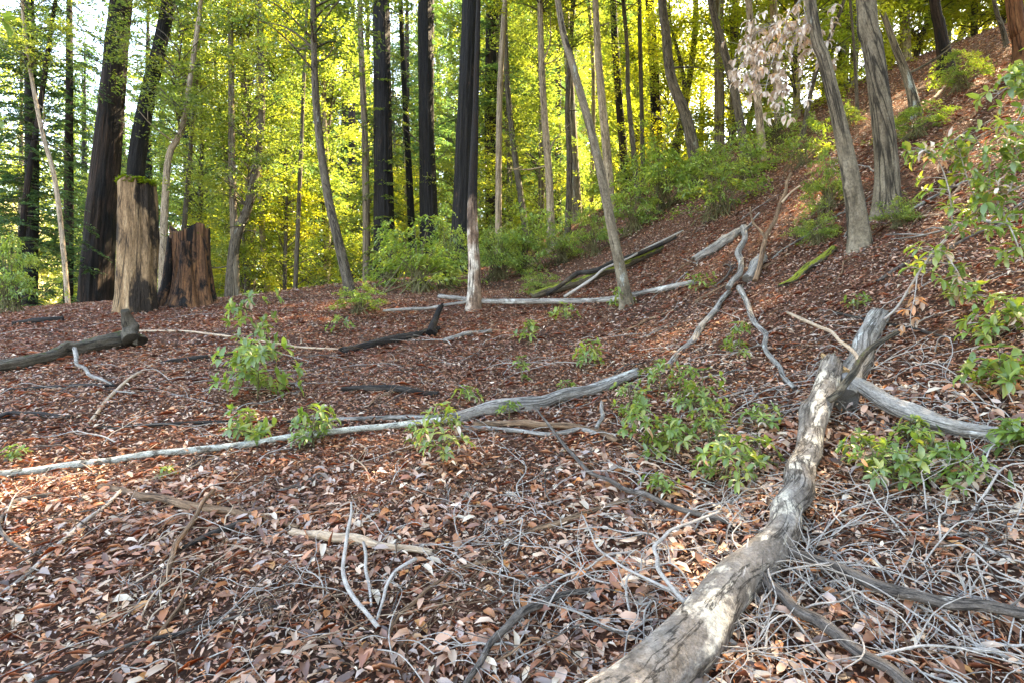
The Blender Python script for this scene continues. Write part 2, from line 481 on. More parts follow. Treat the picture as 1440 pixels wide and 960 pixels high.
def litter(mb, dmin, dmax, dens, llo, lhi, fine, wlo=.7, whi=1.3, tilt=.35, lift=.012, bendhi=.55, cov=None, tone=(1, 1, 1)):
    x, y = scatter(dmin, dmax, dens)
    if cov is not None:
        keep = rng.random(len(x)) < cov(x, y); x, y = x[keep], y[keep]
    n = len(x)
    N0 = normal(x, y)
    N = N0 + rng.normal(0, tilt, (n, 3)) * rng.random((n, 1)); N /= np.linalg.norm(N, axis=1, keepdims=True)
    A, B = frames(N, rng.uniform(0, 6.283, n))
    L = rng.uniform(llo, lhi, n)
    P = np.stack([x, y, height(x, y)], 1) + N0 * (lift * rng.random(n) + .004)[:, None]
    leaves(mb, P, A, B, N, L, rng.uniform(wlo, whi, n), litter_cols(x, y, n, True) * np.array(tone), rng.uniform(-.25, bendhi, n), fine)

mb = MB()
clump = lambda x, y: np.clip(2.4 * vnoise(x * 2.6 + 5, y * 2.6 + 9) - .55, .05, 1)
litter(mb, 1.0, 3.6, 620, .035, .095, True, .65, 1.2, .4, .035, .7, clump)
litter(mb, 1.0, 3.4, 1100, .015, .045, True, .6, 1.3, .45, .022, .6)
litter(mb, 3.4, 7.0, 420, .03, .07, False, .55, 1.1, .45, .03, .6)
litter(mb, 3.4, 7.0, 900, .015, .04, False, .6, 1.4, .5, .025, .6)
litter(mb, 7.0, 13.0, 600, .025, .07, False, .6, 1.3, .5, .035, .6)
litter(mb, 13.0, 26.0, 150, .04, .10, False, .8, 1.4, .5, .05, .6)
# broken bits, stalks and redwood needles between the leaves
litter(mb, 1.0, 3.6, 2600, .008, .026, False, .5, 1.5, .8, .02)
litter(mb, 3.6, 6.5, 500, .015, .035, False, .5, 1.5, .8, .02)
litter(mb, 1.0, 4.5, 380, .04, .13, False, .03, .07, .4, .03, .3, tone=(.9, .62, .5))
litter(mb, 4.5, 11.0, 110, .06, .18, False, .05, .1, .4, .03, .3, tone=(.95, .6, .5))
lit = link('leaf_litter', mb.mesh('leaf_litter', M['dead']), ground)
tag(lit, 'carpet of fallen brown and tan leaves', kind='stuff')

# the largest fallen leaves nearest the camera, each one by itself
def leaf_mesh(name, col, mat, W=1.0, bend=.3, L=1.0):
    b = MB()
    one = np.ones(1)
    leaves(b, np.zeros((1, 3)) + [.5 * L, 0, 0], np.array([[1., 0, 0]]), np.array([[0, 1., 0]]), np.array([[0, 0, 1.]]), one * L, one * W, np.array([col]), one * bend, True)
    return b.mesh(name, mat)

def place(name, me, parent, P, A, B, N, s):
    o = bpy.data.objects.new(name, me)
    o.parent = parent
    o.matrix_local = Matrix(((A[0] * s, B[0] * s, N[0] * s, P[0]), (A[1] * s, B[1] * s, N[1] * s, P[1]), (A[2] * s, B[2] * s, N[2] * s, P[2]), (0, 0, 0, 1)))
    COL.objects.link(o)
    return o

fl = [leaf_mesh('fallen_leaf', c, M['dead'], random.uniform(.9, 1.35), random.uniform(-.1, .7)) for c in
      [(.46, .21, .1), (.52, .31, .22), (.58, .44, .34), (.66, .57, .46), (.40, .15, .06), (.3, .14, .08), (.42, .36, .33), (.55, .27, .1)] for _ in range(2)]
x, y = scatter(1.45, 3.2, 60, .1)
sel = rng.permutation(len(x))[:300]
for i in sel:
    n0 = normal(x[i], y[i]); N = n0 + rng.normal(0, .22, 3); N /= np.linalg.norm(N)
    A, B = frames(N[None], np.array([rng.uniform(0, 6.28)]))
    s = rng.uniform(.055, .095)
    P = np.array([x[i], y[i], float(height(x[i], y[i]))]) + n0 * .018
    place('fallen_leaf', random.choice(fl), ground, P - A[0] * s * .5, A[0], B[0], N, s)

# ------------------------------------------------------------------ foliage prototypes (mesh data shared by many trees)
GK = 1.5
def rnd_unit(n, r):
    v = r.normal(size=(n, 3)); return v / np.linalg.norm(v, axis=1, keepdims=True)

G_TAN = GK * np.array([1.18, 1.03, .95]) * np.array([[.075, .125, .032], [.10, .15, .035], [.055, .10, .032], [.135, .175, .04], [.045, .085, .032]])
G_CON = GK * np.array([[.030, .065, .032], [.042, .085, .040], [.05, .105, .042], [.028, .055, .034], [.07, .11, .04]])
G_SHR = np.array([[.085, .15, .035], [.12, .19, .04], [.16, .23, .045], [.07, .125, .03], [.2, .23, .045]])
G_YEL = GK * np.array([1.12, 1.05, .8]) * np.array([[.15, .18, .03], [.18, .20, .035], [.12, .16, .03], [.10, .15, .035], [.22, .22, .045]])  # yellower leaf set, sunlit glow painted into the colour

def broad_proto(seed, Hc, Rc, ncl, per, ll, pal, spread=.5, flat=.35):
    r = np.random.default_rng(seed)
    lm, bm = MB(), MB()
    for k in range(ncl):
        z = Hc * (k + r.random()) / ncl
        prof = math.sin(math.pi * min(1, .12 + .86 * z / Hc)) ** .6
        a = r.uniform(0, 6.283); rr = Rc * prof * math.sqrt(r.uniform(.08, 1)) * r.uniform(.6, 1.15)
        c = np.array([rr * math.cos(a), rr * math.sin(a), z])
        z0 = max(0, z - rr * r.uniform(.3, .9))
        mid = np.array([c[0] * .45, c[1] * .45, (z0 + z) / 2 + .15])
        tube(bm, [[0, 0, z0], mid, c], [.035, .022, .006], 4, 6, cap=False)
        n = int(per * r.uniform(.5, 1.5))
        s = spread * r.uniform(.6, 1.4)
        # sub sprays: leaves cluster along a few twigs
        nt_ = max(3, n // 14)
        tips = c + r.normal(size=(nt_, 3)) * [s, s, s * flat]
        ti = r.integers(0, nt_, n)
        P = tips[ti] + r.normal(size=(n, 3)) * [.16, .16, .07]
        N = r.normal(size=(n, 3)) * .55 + [0, 0, .8]; N /= np.linalg.norm(N, axis=1, keepdims=True)
        A, B = frames(N, r.uniform(0, 6.283, n))
        cb = pal[r.integers(0, len(pal))]
        col = .5 * cb + .5 * pal[r.integers(0, len(pal), n)]
        leaves(lm, P, A, B, N, ll * r.uniform(.6, 1.3, n), r.uniform(.8, 1.3, n), col, r.uniform(0, .6, n))
    return lm, bm

def conifer_proto(seed, Hc, Rc, nbr, pal, ll=.17, droop=.35, taper=True):
    r = np.random.default_rng(seed)
    lm, bm = MB(), MB()
    for k in range(nbr):
        z = Hc * (k + r.random()) / nbr
        Lb = Rc * ((1 - z / Hc) ** .7 * .9 + .12 if taper else 1) * r.uniform(.6, 1.1)
        a = r.uniform(0, 6.283)
        d = np.array([math.cos(a), math.sin(a), 0]); side = np.array([-d[1], d[0], 0])
        t = np.linspace(0, 1, 8)[:, None]
        path = [0, 0, z] + d * Lb * t + np.array([0, 0, 1]) * (.18 * Lb * t - droop * Lb * 1.6 * t ** 2)
        tube(bm, path, np.linspace(.022, .004, 8), 4, 8, cap=False)
        nb = int(9 + Lb * 6)
        for q in range(nb):
            u = r.uniform(.18, 1.0)
            p0 = np.array([np.interp(u, t[:, 0], path[:, i]) for i in range(3)])
            lb = (.25 + .4 * (1 - u)) * Lb * .5 * r.uniform(.6, 1.2) + .12
            sd = side * r.choice([-1, 1]) * .85 + d * r.uniform(.2, .8); sd /= np.linalg.norm(sd)
            m = max(4, int(lb / .075))
            w = np.linspace(.05, 1, m)
            P = p0 + sd * (w * lb)[:, None] + np.array([0, 0, -1]) * (droop * .8 * lb * w ** 2)[:, None] + r.normal(0, .02, (m, 3))
            N = r.normal(size=(m, 3)) * .3 + [0, 0, 1]; N /= np.linalg.norm(N, axis=1, keepdims=True)
            yaw = np.arctan2(sd[1], sd[0]) + r.choice([-1, 1], m) * r.uniform(.3, .9, m)
            A, B = frames(N, yaw)
            A = A + [0, 0, -.25]
            col = pal[r.integers(0, len(pal), m)]
            leaves(lm, P, A, B, N, ll * r.uniform(.7, 1.3, m), r.uniform(.55, .9, m), col, r.uniform(0, .5, m))
    return lm, bm

def protos(lst, kind):
    out = []
    for lm, bm in lst:
        out.append((lm.mesh('crown', M[kind]), bm.mesh('limbs', M['oakdark'])))
    return out

BROAD = protos([broad_proto(11 + i, 9, 2.9, 60, 240, .135, p) for i, p in enumerate([G_TAN, G_TAN, G_YEL, G_TAN, G_YEL])], 'green')
CONIF = protos([conifer_proto(31 + i, 15, 3.2, 95, G_CON) for i in range(3)], 'conifer')
SPRAY = protos([conifer_proto(41 + i, 9, 1.1, 60, G_TAN * .85, .13, .3, False) for i in range(2)], 'conifer')   # short shoots along a redwood trunk

def fol(name, pr, parent, loc, rz, sc, limbs=True):
    o = link(name, pr[0], parent, loc); o.rotation_euler = (0, 0, rz); o.scale = sc
    o['kind'] = 'stuff'
    if limbs:
        b = link('limbs', pr[1], parent, loc); b['kind'] = 'stuff'; b.rotation_euler = (0, 0, rz); b.scale = sc
    return o

# ------------------------------------------------------------------ trunks one can tell apart
def furrow(per, amp, stretch=1.0, low=.06, knots=0, kseed=1):
    kr = np.random.default_rng(kseed); K = kr.random((knots, 4))
    def f(th, s):
        u = th / (2 * np.pi)
        w = .35 * (vnoise(s * .9, u * 0 + 3.3) - .5)
        a = vnoise((u + w * .06) * per, s * stretch, per)
        b = vnoise(u * 5 + 7, s * .7 + 11, 5)
        c = vnoise(u * per * 2, s * stretch * 3 + 40, per * 2)
        o = amp * (np.abs(a - .5) * 2 - .5) + amp * .4 * (c - .5) + low * (b - .5)
        for k in K:
            dt = np.abs((u - k[0] + .5) % 1 - .5) * 6.283
            rad = .25 + .25 * k[2]
            o = o + (.25 + .5 * k[3]) * np.exp(-(dt / rad) ** 2 - ((s - k[1] * s.max()) / (.12 * rad * 2 + .02)) ** 2) * .6
        return o
    return f

def tree(name, label, pts, mat, H=16, style='oak', D=None, crown=None, nbranch=3, seed=0, group=None, flare=1.35, jag=0, dead=False):
    """pts: photo points (x, y, width) from the foot up"""
    r = np.random.default_rng(seed + 500)
    px, py, w = pts[0]
    g = gp(px, py, D)
    D = g[1]; oc = .95 * D / math.hypot(D, g[0])
    P = [g - [0, 0, .25]]; R = [w / 800 * D / 2 * flare]
    P.append(g + (at(pts[1][0], pts[1][1], D) - g) * min(.12, .5 / max(.5, np.linalg.norm(at(pts[1][0], pts[1][1], D) - g)))); R.append(w / 800 * D / 2)
    for (x, y, ww) in pts[1:]:
        P.append(at(x, y, D)); R.append(ww / 800 * D / 2)
    d = P[-1] - P[-2]; d /= np.linalg.norm(d)
    top = P[-1][2] - g[2]
    if H > top:
        d = d * .6 + np.array([0, 0, .4]); d /= np.linalg.norm(d)
        q = P[-1] + d * (H - top) * .5; P.append(q); R.append(R[-1] * .7)
        P.append(q + (d * .5 + np.array([0, 0, .5])) * (H - top) * .5); R.append(R[-1] * .25)
    P = np.array(P); R = np.array(R) * oc
    t = empty(name, g)
    b = MB()
    if style == 'redwood': seg, rows, dp = 96, 150, furrow(30, .11, .45, .05)
    elif style == 'oak': seg, rows, dp = 40, 110, furrow(9, .07, .8, .14, 9, seed)
    else: seg, rows, dp = 14, 50, furrow(6, .06, .8, .10, 5, seed)
    ph = r.uniform(0, 90)
    def dq(th, s, dp=dp):        # roots spreading at the foot
        return dp(th, s) + np.exp(-s / (.22 + R[1] * .9)) * .95 * vnoise(th / 6.2832 * 6, s * 0 + ph, 6)
    tube(b, P, R, seg, rows, dq, jag=(0, jag), seed=seed)
    link('trunk', b.mesh('trunk', M[mat], g), t)
    # dead side limbs
    C, rr = spline(P, R, 60)
    for k in range(nbranch):
        i = r.integers(12, 50 if H > top else 58)
        a = r.uniform(0, 6.283); L = r.uniform(.5, 2.2) if style != 'oak' else r.uniform(.6, 2.4)
        up = r.uniform(-.1, .7)
        dr = np.array([math.cos(a), math.sin(a) * .6, up])
        p0 = C[i] ; p1 = p0 + dr * L * .5 + r.normal(0, .06, 3); p2 = p0 + dr * L + r.normal(0, .18, 3)
        b = MB(); r0 = min(.035, rr[i] * .35)
        tube(b, [p0, p1, p2], [r0, r0 * .6, r0 * .15], 6, 12, toff=k)
        for z in range(2):
            q0 = p0 + dr * L * r.uniform(.4, .8); q1 = q0 + (dr * .5 + r.normal(0, .45, 3)) * L * .4
            tube(b, [q0, (q0 + q1) / 2 + r.normal(0, .04, 3), q1], [r0 * .4, r0 * .25, r0 * .08], 4, 6)
        link('branch', b.mesh('branch', M['darktwig' if style == 'redwood' or mat == 'char' else mat], g), t)
    if crown:
        for (pr, zf, sc) in crown:     # zf: where along the height the foliage starts
            k = np.argmin(np.abs(C[:, 2] - (g[2] + zf)))
            fol('crown', pr, t, C[k] - g, r.uniform(0, 6.283), (sc, sc, sc))
    tag(t, label, 'tree', group)
    return t, D

B_, K_, S_ = BROAD, CONIF, SPRAY
T = []
def TT(*a, **k): T.append(tree(*a, seed=len(T), **k))
TT('redwood_tree', 'thick dark redwood trunk rising just behind the tall pale stump', [(128, 408, 62), (140, 330, 50), (152, 200, 43), (164, 60, 37), (171, -10, 34)], 'redwood', 27, 'redwood', crown=[(K_[0], 15, 1.0)], nbranch=2, flare=1.6)
D0 = T[0][1]
TT('redwood_tree', 'charred black redwood trunk leaning away beside the thick redwood, behind the stump', [(182, 405, 34), (190, 260, 28), (205, 150, 25), (228, 50, 22), (238, -10, 20)], 'char', 22, 'redwood', D=D0, crown=[(K_[1], 15, .9)], nbranch=3)
TT('redwood_tree', 'charred redwood trunk with green shoots in front, nearest the leafy thicket', [(543, 388, 36), (540, 300, 30), (538, 150, 27), (536, -10, 25)], 'char', 27, 'redwood', crown=[(S_[0], 1.2, 1.0), (K_[0], 15, 1.0)], nbranch=3)
DR = T[-1][1]
TT('redwood_tree', 'slim charred black trunk between two thick charred redwoods', [(582, 372, 13), (577, 280, 11), (569, 130, 8), (563, -10, 7)], 'char', 19, 'slim', D=DR + 1, crown=[(K_[2], 15, .6)], nbranch=3)
TT('redwood_tree', 'smooth straight jet black redwood trunk in the middle of the charred row', [(605, 375, 30), (603, 300, 27), (599, 150, 22), (597, -10, 20)], 'char', 27, 'redwood', D=DR + .6, crown=[(K_[1], 15, 1.0)], nbranch=2)
TT('redwood_tree', 'thick charred redwood with greyish bark directly behind the peeling snag', [(648, 385, 36), (651, 300, 31), (656, 150, 27), (661, -10, 23)], 'char', 27, 'redwood', D=DR + .3, crown=[(K_[2], 15, 1.0)], nbranch=3)
TT('dead_snag', 'slender dead tree with pale peeling lower trunk and blackened top', [(667, 436, 22), (667, 380, 19), (664, 300, 16), (669, 150, 9), (673, -10, 7)], 'snag', 13, 'oak', nbranch=3)
TT('tanoak_tree', 'curved thin grey trunk growing from the clearing rim right of the stump', [(318, 398, 19), (330, 345, 17), (352, 280, 14), (368, 160, 11), (363, -10, 9)], 'oakdark', 15, 'slim', crown=[(B_[0], 5.5, .85)], nbranch=5)
TT('tanoak_tree', 'thin trunk bending left as it rises beside the leafy green bush', [(494, 418, 17), (478, 350, 15), (460, 270, 13), (445, 150, 11), (440, -10, 9)], 'oakdark', 15, 'slim', crown=[(B_[1], 5.5, .85)], nbranch=6)
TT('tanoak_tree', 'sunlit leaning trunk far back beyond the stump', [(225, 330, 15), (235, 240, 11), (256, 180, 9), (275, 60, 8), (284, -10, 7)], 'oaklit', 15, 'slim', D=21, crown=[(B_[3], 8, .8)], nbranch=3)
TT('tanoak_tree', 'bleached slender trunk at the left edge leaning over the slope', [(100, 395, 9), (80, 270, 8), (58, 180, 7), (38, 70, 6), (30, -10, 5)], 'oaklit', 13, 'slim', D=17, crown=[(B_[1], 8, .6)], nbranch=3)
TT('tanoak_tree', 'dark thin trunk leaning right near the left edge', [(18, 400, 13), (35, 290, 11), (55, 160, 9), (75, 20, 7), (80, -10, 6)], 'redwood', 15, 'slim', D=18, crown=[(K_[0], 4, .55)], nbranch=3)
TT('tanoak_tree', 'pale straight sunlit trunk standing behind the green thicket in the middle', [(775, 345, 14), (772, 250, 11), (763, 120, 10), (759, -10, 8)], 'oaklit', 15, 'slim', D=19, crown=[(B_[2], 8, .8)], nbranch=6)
TT('tanoak_tree', 'leaning grey trunk rooted in the open slope above the horizontal log', [(882, 430, 18), (862, 330, 16), (835, 200, 13), (805, 90, 11), (783, -10, 9)], 'oak', 14, 'oak', crown=[(B_[4], 7.4, 1.3), (B_[2], 8.2, 1.3)], nbranch=3)  # enlarged crown plus a second one added out of view to block sun
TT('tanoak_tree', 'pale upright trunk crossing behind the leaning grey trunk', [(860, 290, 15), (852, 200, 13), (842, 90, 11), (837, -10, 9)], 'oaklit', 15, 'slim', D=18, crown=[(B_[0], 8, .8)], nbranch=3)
TT('tanoak_tree', 'bent brown trunk curving out of the green shrubs', [(985, 240, 20), (966, 170, 17), (944, 110, 15), (936, 40, 14), (930, -10, 13)], 'oakdark', 14, 'slim', D=15, crown=[(B_[1], 7, 1.15), (B_[2], 7.8, 1.15)], nbranch=2)  # second overlapping crown added to thicken the shade
TT('redwood_tree', 'shaded broad redwood trunk far back left of the bent brown trunk', [(925, 225, 18), (921, 120, 15), (916, 40, 14), (913, -10, 13)], 'redwood', 22, 'redwood', D=26, crown=[(K_[1], 15, .9)], nbranch=2)
TT('redwood_tree', 'far redwood trunk seen between the pale upright trunk and the shrubs', [(882, 240, 14), (872, 160, 11), (866, 80, 11), (862, -10, 10)], 'redwood', 22, 'slim', D=25, crown=[(K_[2], 10, .9)], nbranch=2)
TT('tanoak_tree', 'dark slanting trunk behind the hanging dead leaves', [(1052, 210, 15), (1035, 140, 13), (1018, 70, 12), (998, -10, 11)], 'oakdark', 13, 'slim', D=14, crown=[(B_[3], 7, 1.15), (B_[2], 7.8, 1.15)], nbranch=3)  # extra crown added inside the first to keep sun off the clearing
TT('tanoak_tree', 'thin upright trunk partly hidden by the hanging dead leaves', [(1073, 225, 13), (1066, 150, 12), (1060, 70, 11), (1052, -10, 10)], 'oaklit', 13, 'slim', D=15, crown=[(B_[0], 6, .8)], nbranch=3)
TT('tanoak_tree', 'thick grey furrowed trunk leaning left on the bare slope', [(1210, 348, 34), (1200, 270, 30), (1182, 180, 25), (1158, 80, 20), (1138, -10, 17)], 'oak', 12, 'oak', crown=[(B_[1], 5.4, .95), (B_[2], 6.2, .95)], nbranch=1, flare=1.2)  # second crown, added above the view to dim the sun below
TT('tanoak_tree', 'thickest knobby grey trunk with bluish bark on the slope', [(1248, 300, 40), (1246, 220, 36), (1236, 130, 35), (1225, 50, 32), (1217, -10, 31)], 'oak', 13, 'oak', crown=[(B_[3], 5.4, 1.0), (B_[2], 6.2, 1.0)], nbranch=1, flare=1.2)  # doubled crown, the second added only to deepen the shade
TT('tanoak_tree', 'short leaning dead trunk with broken top behind the thickest grey trunk', [(1290, 166, 17), (1276, 110, 14), (1260, 70, 12), (1245, 28, 9)], 'oak', 1, 'slim', nbranch=1, jag=.25)
TT('redwood_tree', 'dark trunk near the top of the slope amid yellow leaves', [(1331, 103, 23), (1325, 60, 20), (1318, 20, 18), (1313, -10, 17)], 'redwood', 14, 'slim', crown=[(B_[2], 5, .9)], nbranch=2)
TT('redwood_tree', 'reddish redwood trunk at the top corner of the slope', [(1443, 82, 32), (1434, 40, 28), (1424, -10, 26)], 'redbrown', 16, 'redwood', nbranch=1, crown=[(K_[0], 9, .8)])
TT('tanoak_tree', 'thin dark trunk near the reddish redwood at the slope top', [(1416, 66, 9), (1408, 35, 8), (1396, -10, 7)], 'oakdark', 9, 'slim', nbranch=2, crown=[(B_[4], 4.5, .8)])
TT('sapling_tree', 'very thin pole-like trunk between the two thick grey trunks', [(1206, 160, 6), (1203, 100, 5), (1199, 40, 4), (1195, -10, 4)], 'oakdark', 8, 'slim', nbranch=1, crown=[(B_[2], 4, .6)])
TT('sapling_tree', 'thin dark trunk slanting right behind the leaning grey trunk', [(1128, 165, 8), (1145, 110, 7), (1166, 55, 6), (1190, -10, 5)], 'oakdark', 9, 'slim', D=15, nbranch=1, crown=[(B_[4], 5, .7)])
TT('tanoak_tree', 'slim dark wavy trunk in the hollow right of the charred row', [(798, 305, 10), (801, 230, 9), (798, 150, 8), (803, 60, 7), (806, -10, 6)], 'oakdark', 13, 'slim', D=21, nbranch=3, crown=[(B_[0], 7, .8)])
TT('tanoak_tree', 'slim shaded trunk left of the far broad redwood trunk', [(898, 225, 9), (884, 140, 7), (882, 70, 6), (876, -10, 6)], 'oakdark', 13, 'slim', D=20, nbranch=2, crown=[(B_[3], 7, .7)])

# ------------------------------------------------------------------ the wood beyond the clearing
def proto_trunk(seed, h, r0, mat, lean=.3):
    r = np.random.default_rng(seed); b = MB()
    P = [[0, 0, -.6], [0, 0, .3], [r.normal(0, lean), r.normal(0, lean), h * .35], [r.normal(0, lean * .6), r.normal(0, lean * .6), h * .7], [0, 0, h]]
    tube(b, P, [r0 * 1.4, r0, r0 * .85, r0 * .55, r0 * .1], 12, 40, furrow(7, .07, .6, .1))
    return b.mesh('trunk', M[mat])
BTR = [proto_trunk(i, 11.5, .13 + .03 * (i % 3), m) for i, m in enumerate(['oakdark', 'oaklit', 'oak', 'oakdark'])]
CTR = [proto_trunk(20 + i, 21, .26 + .07 * i, m, .1) for i, m in enumerate(['redwood', 'char', 'redwood'])]
r = np.random.default_rng(4)
BG = []
def zone(px):
    return ('behind the two stumps' if px < 300 else 'beyond the rim left of the charred row' if px < 520 else 'behind the charred redwood row' if px < 700
            else 'behind the hollow with the pale upright trunks' if px < 900 else 'behind the shrubs on the slope' if px < 1130 else 'at the top of the bare slope')
def bgtree(px, D, kind, i, s=None, z0=None):
    x = (px - 720) / 800 * D
    g = np.array([x, D, float(height(x, D, False))])
    s = s or r.uniform(.8, 1.25)
    rz = r.uniform(0, 6.283)
    if kind == 'b':
        nC = max(1, min(3 if D > 50 else 1 + (i % 5 in (0, 2)), int(math.ceil((.6 * D + 4 - g[2]) / (8.5 * s)))))
        t = empty('broadleaf_tree', g); link('trunk', BTR[i % 4], t).scale = (s * (.8 + .2 * nC), s * (.8 + .2 * nC), s * (.3 + .7 * nC))
        for q in range(1, nC):
            fol('crown', BROAD[(i + q) % 5 if px < 960 else (2, 4)[(i + q) % 2]], t, (0, 0, (1.5 + 7.5 * q) * s), rz + q, (s * 1.1, s * 1.1, s))
        fol('crown', BROAD[i % 5 if px < 960 else (2, 4)[i % 2]], t, (0, 0, (1.6 + r.random() * 1.5 if z0 is None else z0) * s), rz, (s * 1.1, s * 1.1, s))  # right side gets only the yellow crowns, colour standing in for sunlight
        zn = zone(px)
        tag(t, 'slender leafy green tree in the dense wood ' + zn, 'tree', 'leafy trees ' + zn)
    else:
        t = empty('conifer_tree', g); sz = max(1, min(1.7, (.6 * D + 9) / 21 / s))
        link('trunk', CTR[i % 3], t).scale = (s, s, s * sz)
        fol('crown', CONIF[i % 3], t, (0, 0, (4 + r.random() * 3 if z0 is None else z0) * s), rz, (s * 1.1, s * 1.1, s))
        if sz > 1.15 and (D > 45 or i % 2): fol('crown', CONIF[(i + 1) % 3], t, (0, 0, (21 * sz - 15) * s), rz + 2, (s, s, s))
        zn = zone(px)
        tag(t, 'tall dark green conifer in the wood ' + zn, 'tree', 'conifers ' + zn)
    BG.append(t)

spots = []
for k in range(70):
    px = -80 + 1600 * ((k * .618034) % 1); D = 21 + 45 * r.random() ** 1.1
    if px < 230 and k % 2: continue
    if px > 860:
        if k % 2: continue
        D = r.uniform(23, 30) if px > 1050 else r.uniform(23, 36)
    spots.append((px, D))
for k in range(46):
    px = -80 + 1010 * ((k * .618034) % 1); D = r.uniform(55, 90)
    if px < 330 and k % 2: continue
    spots.append((px, D))
for i, (px, D) in enumerate(spots):
    kind = 'c' if (r.random() < (.6 if px < 260 else .34)) else 'b'
    if px > 1000 and r.random() < .9: kind = 'b'
    z0 = None
    if kind == 'b' and i % 4 == 0: z0 = .3
    bgtree(px, D, kind, i, None if D < 55 else r.uniform(1.4, 2.1), z0)
for i, (px, D, kind, s) in enumerate([(40, 19, 'c', .7), (-40, 21, 'c', .8), (95, 24, 'c', .8), (400, 24, 'b', .8), (455, 26, 'b', .9), (520, 25, 'b', .8), (700, 27, 'b', .8), (640, 24, 'b', .7), (570, 26, 'b', .8), (760, 25, 'b', .7), (340, 24, 'b', .7), (280, 26, 'b', .8),
                                      (1120, 20, 'b', .8), (1200, 22, 'b', .8), (1290, 24, 'b', .9), (1370, 23, 'b', .9), (1450, 24, 'b', .9), (1030, 22, 'b', .8), (940, 24, 'b', .8), (1160, 25, 'b', 1.), (1250, 26, 'b', 1.), (1330, 27, 'b', 1.), (1410, 22, 'b', .8), (1500, 21, 'b', .8), (1080, 26, 'b', 1.)]):
    bgtree(px, D, kind, i + 1, s, 2.5 if kind == 'c' else .2)

for i, (px, D) in enumerate([(245, 24), (300, 27), (335, 22), (385, 25), (412, 23), (470, 27), (515, 23), (700, 22), (722, 26), (742, 23), (812, 24), (832, 27), (905, 22), (952, 25), (1012, 21), (1095, 19)]):
    x = (px - 720) / 800 * D; g = np.array([x, D, float(height(x, D, False))])
    t = empty('slim_tree', g); s = r.uniform(.65, 1.15)
    k = link('trunk', BTR[(i * 3) % 4], t); k.scale = (s, s, 1.7); k.rotation_euler = (r.normal(0, .05), r.normal(0, .05), i)
    fol('crown', BROAD[i % 5], t, (0, 0, 12.0), i * 1.1, (.75, .75, .85))
    tag(t, 'slim bare-stemmed tree in the wood ' + zone(px), 'tree', 'slim bare trunks ' + zone(px))

# trees standing on the hillside just beyond the right edge, whose crowns shade the clearing
for i, (x, y, s) in enumerate([(7.5, 1.5, .95), (9.5, 5.5, 1.0), (12.5, 8.5, 1.05), (11, 1.0, 1.1), (14.5, 4.5, 1.2), (6.5, -2.5, 1.0), (10, -4, 1.1), (17, 9.5, 1.1), (18, 1, 1.2), (15, 12.5, 1.0), (3.5, -5, 1.0), (20, 14, 1.1)]):
    g = np.array([x, y, float(height(x, y, False))])
    t = empty('broadleaf_tree', g); link('trunk', BTR[i % 4], t).scale = (s, s, s)
    fol('crown', BROAD[i % 5], t, (0, 0, 3.2 * s), i * 1.3, (s * 1.25, s * 1.25, s))
    tag(t, 'leafy tree on the hillside past the right edge of the picture', 'tree', 'hillside trees past the right edge')

# ------------------------------------------------------------------ stumps
def gpo(px, py, off, dflt=None):
    """like gp, for something whose middle line runs off metres above the ground"""
    X = (px - 720) / 800 * _D
    Z = CAM_Z + (480 - py) / 800 * _D
    hit = np.nonzero(Z <= height(X, _D, False) + off)[0]
    D = _D[hit[0]] if len(hit) else (dflt or 20.0)
    if dflt and D > dflt: D = dflt
    x = (px - 720) / 800 * D
    return np.array([x, D, float(height(x, D, False)) + off])

def stump_disp(seed, amp, flare, h):
    def f(th, s):
        u = th / (2 * np.pi)
        a = vnoise(u * 7 + seed * 3, s * .5 + seed, 7) - .5
        b = vnoise(u * 22, s * .9 + seed * 5, 22) - .5
        c = vnoise(u * 48, s * 2.5 + seed, 48) - .5
        root = np.exp(-s / (h * .12)) * flare * (.4 + vnoise(u * 5 + seed, s * 0 + 2.0, 5))
        return amp * a + amp * .45 * b + amp * .2 * c + root
    return f

g = gp(190, 438)
sD = g[1]; h = 176 / 800 * sD; rr = 62 / 800 * sD / 2 * .80
st = empty('tree_stump', g)
b = MB()
tube(b, [g - [0, 0, .25], g + [0, 0, .3], g + [0.0, .05, h * .6], g + [-.02, .05, h]], [rr * 1.08, rr * 1.0, rr * .98, rr * .93], 110, 110, stump_disp(2, .42, .30, h), jag=(0, .2), seed=3)
link('trunk', b.mesh('trunk', M['rot'], g), st)
b = MB(); mr = MB()
n = 700
a_ = rng.uniform(0, 6.283, n); q = np.sqrt(rng.uniform(.1, 1.0, n)) * rr * .98
P = np.stack([g[0] - .02 + q * np.cos(a_), g[1] + .05 + q * np.sin(a_), g[2] + h + .06 + rng.uniform(-.05, .07, n)], 1)
N = rnd_unit(n, rng) * .6 + [0, 0, 1]; N /= np.linalg.norm(N, axis=1, keepdims=True)
A, B = frames(N, rng.uniform(0, 6.283, n))
M['mossleaf'] = leaf_mat('moss_tuft', .25, (1, 1, .4), .0, .6, .3)
leaves(mr, P, A, B, N, rng.uniform(.05, .11, n), np.full(n, 1.2), np.array([[.15, .2, .02]]) * rng.uniform(.6, 1.3, (n, 1)), np.full(n, .3))
tag(link('moss', mr.mesh('moss', M['mossleaf'], g), st), 'bright green moss on the stump top', kind='stuff')
tag(st, 'tall pale weathered stump with mossy flat top', 'stump')

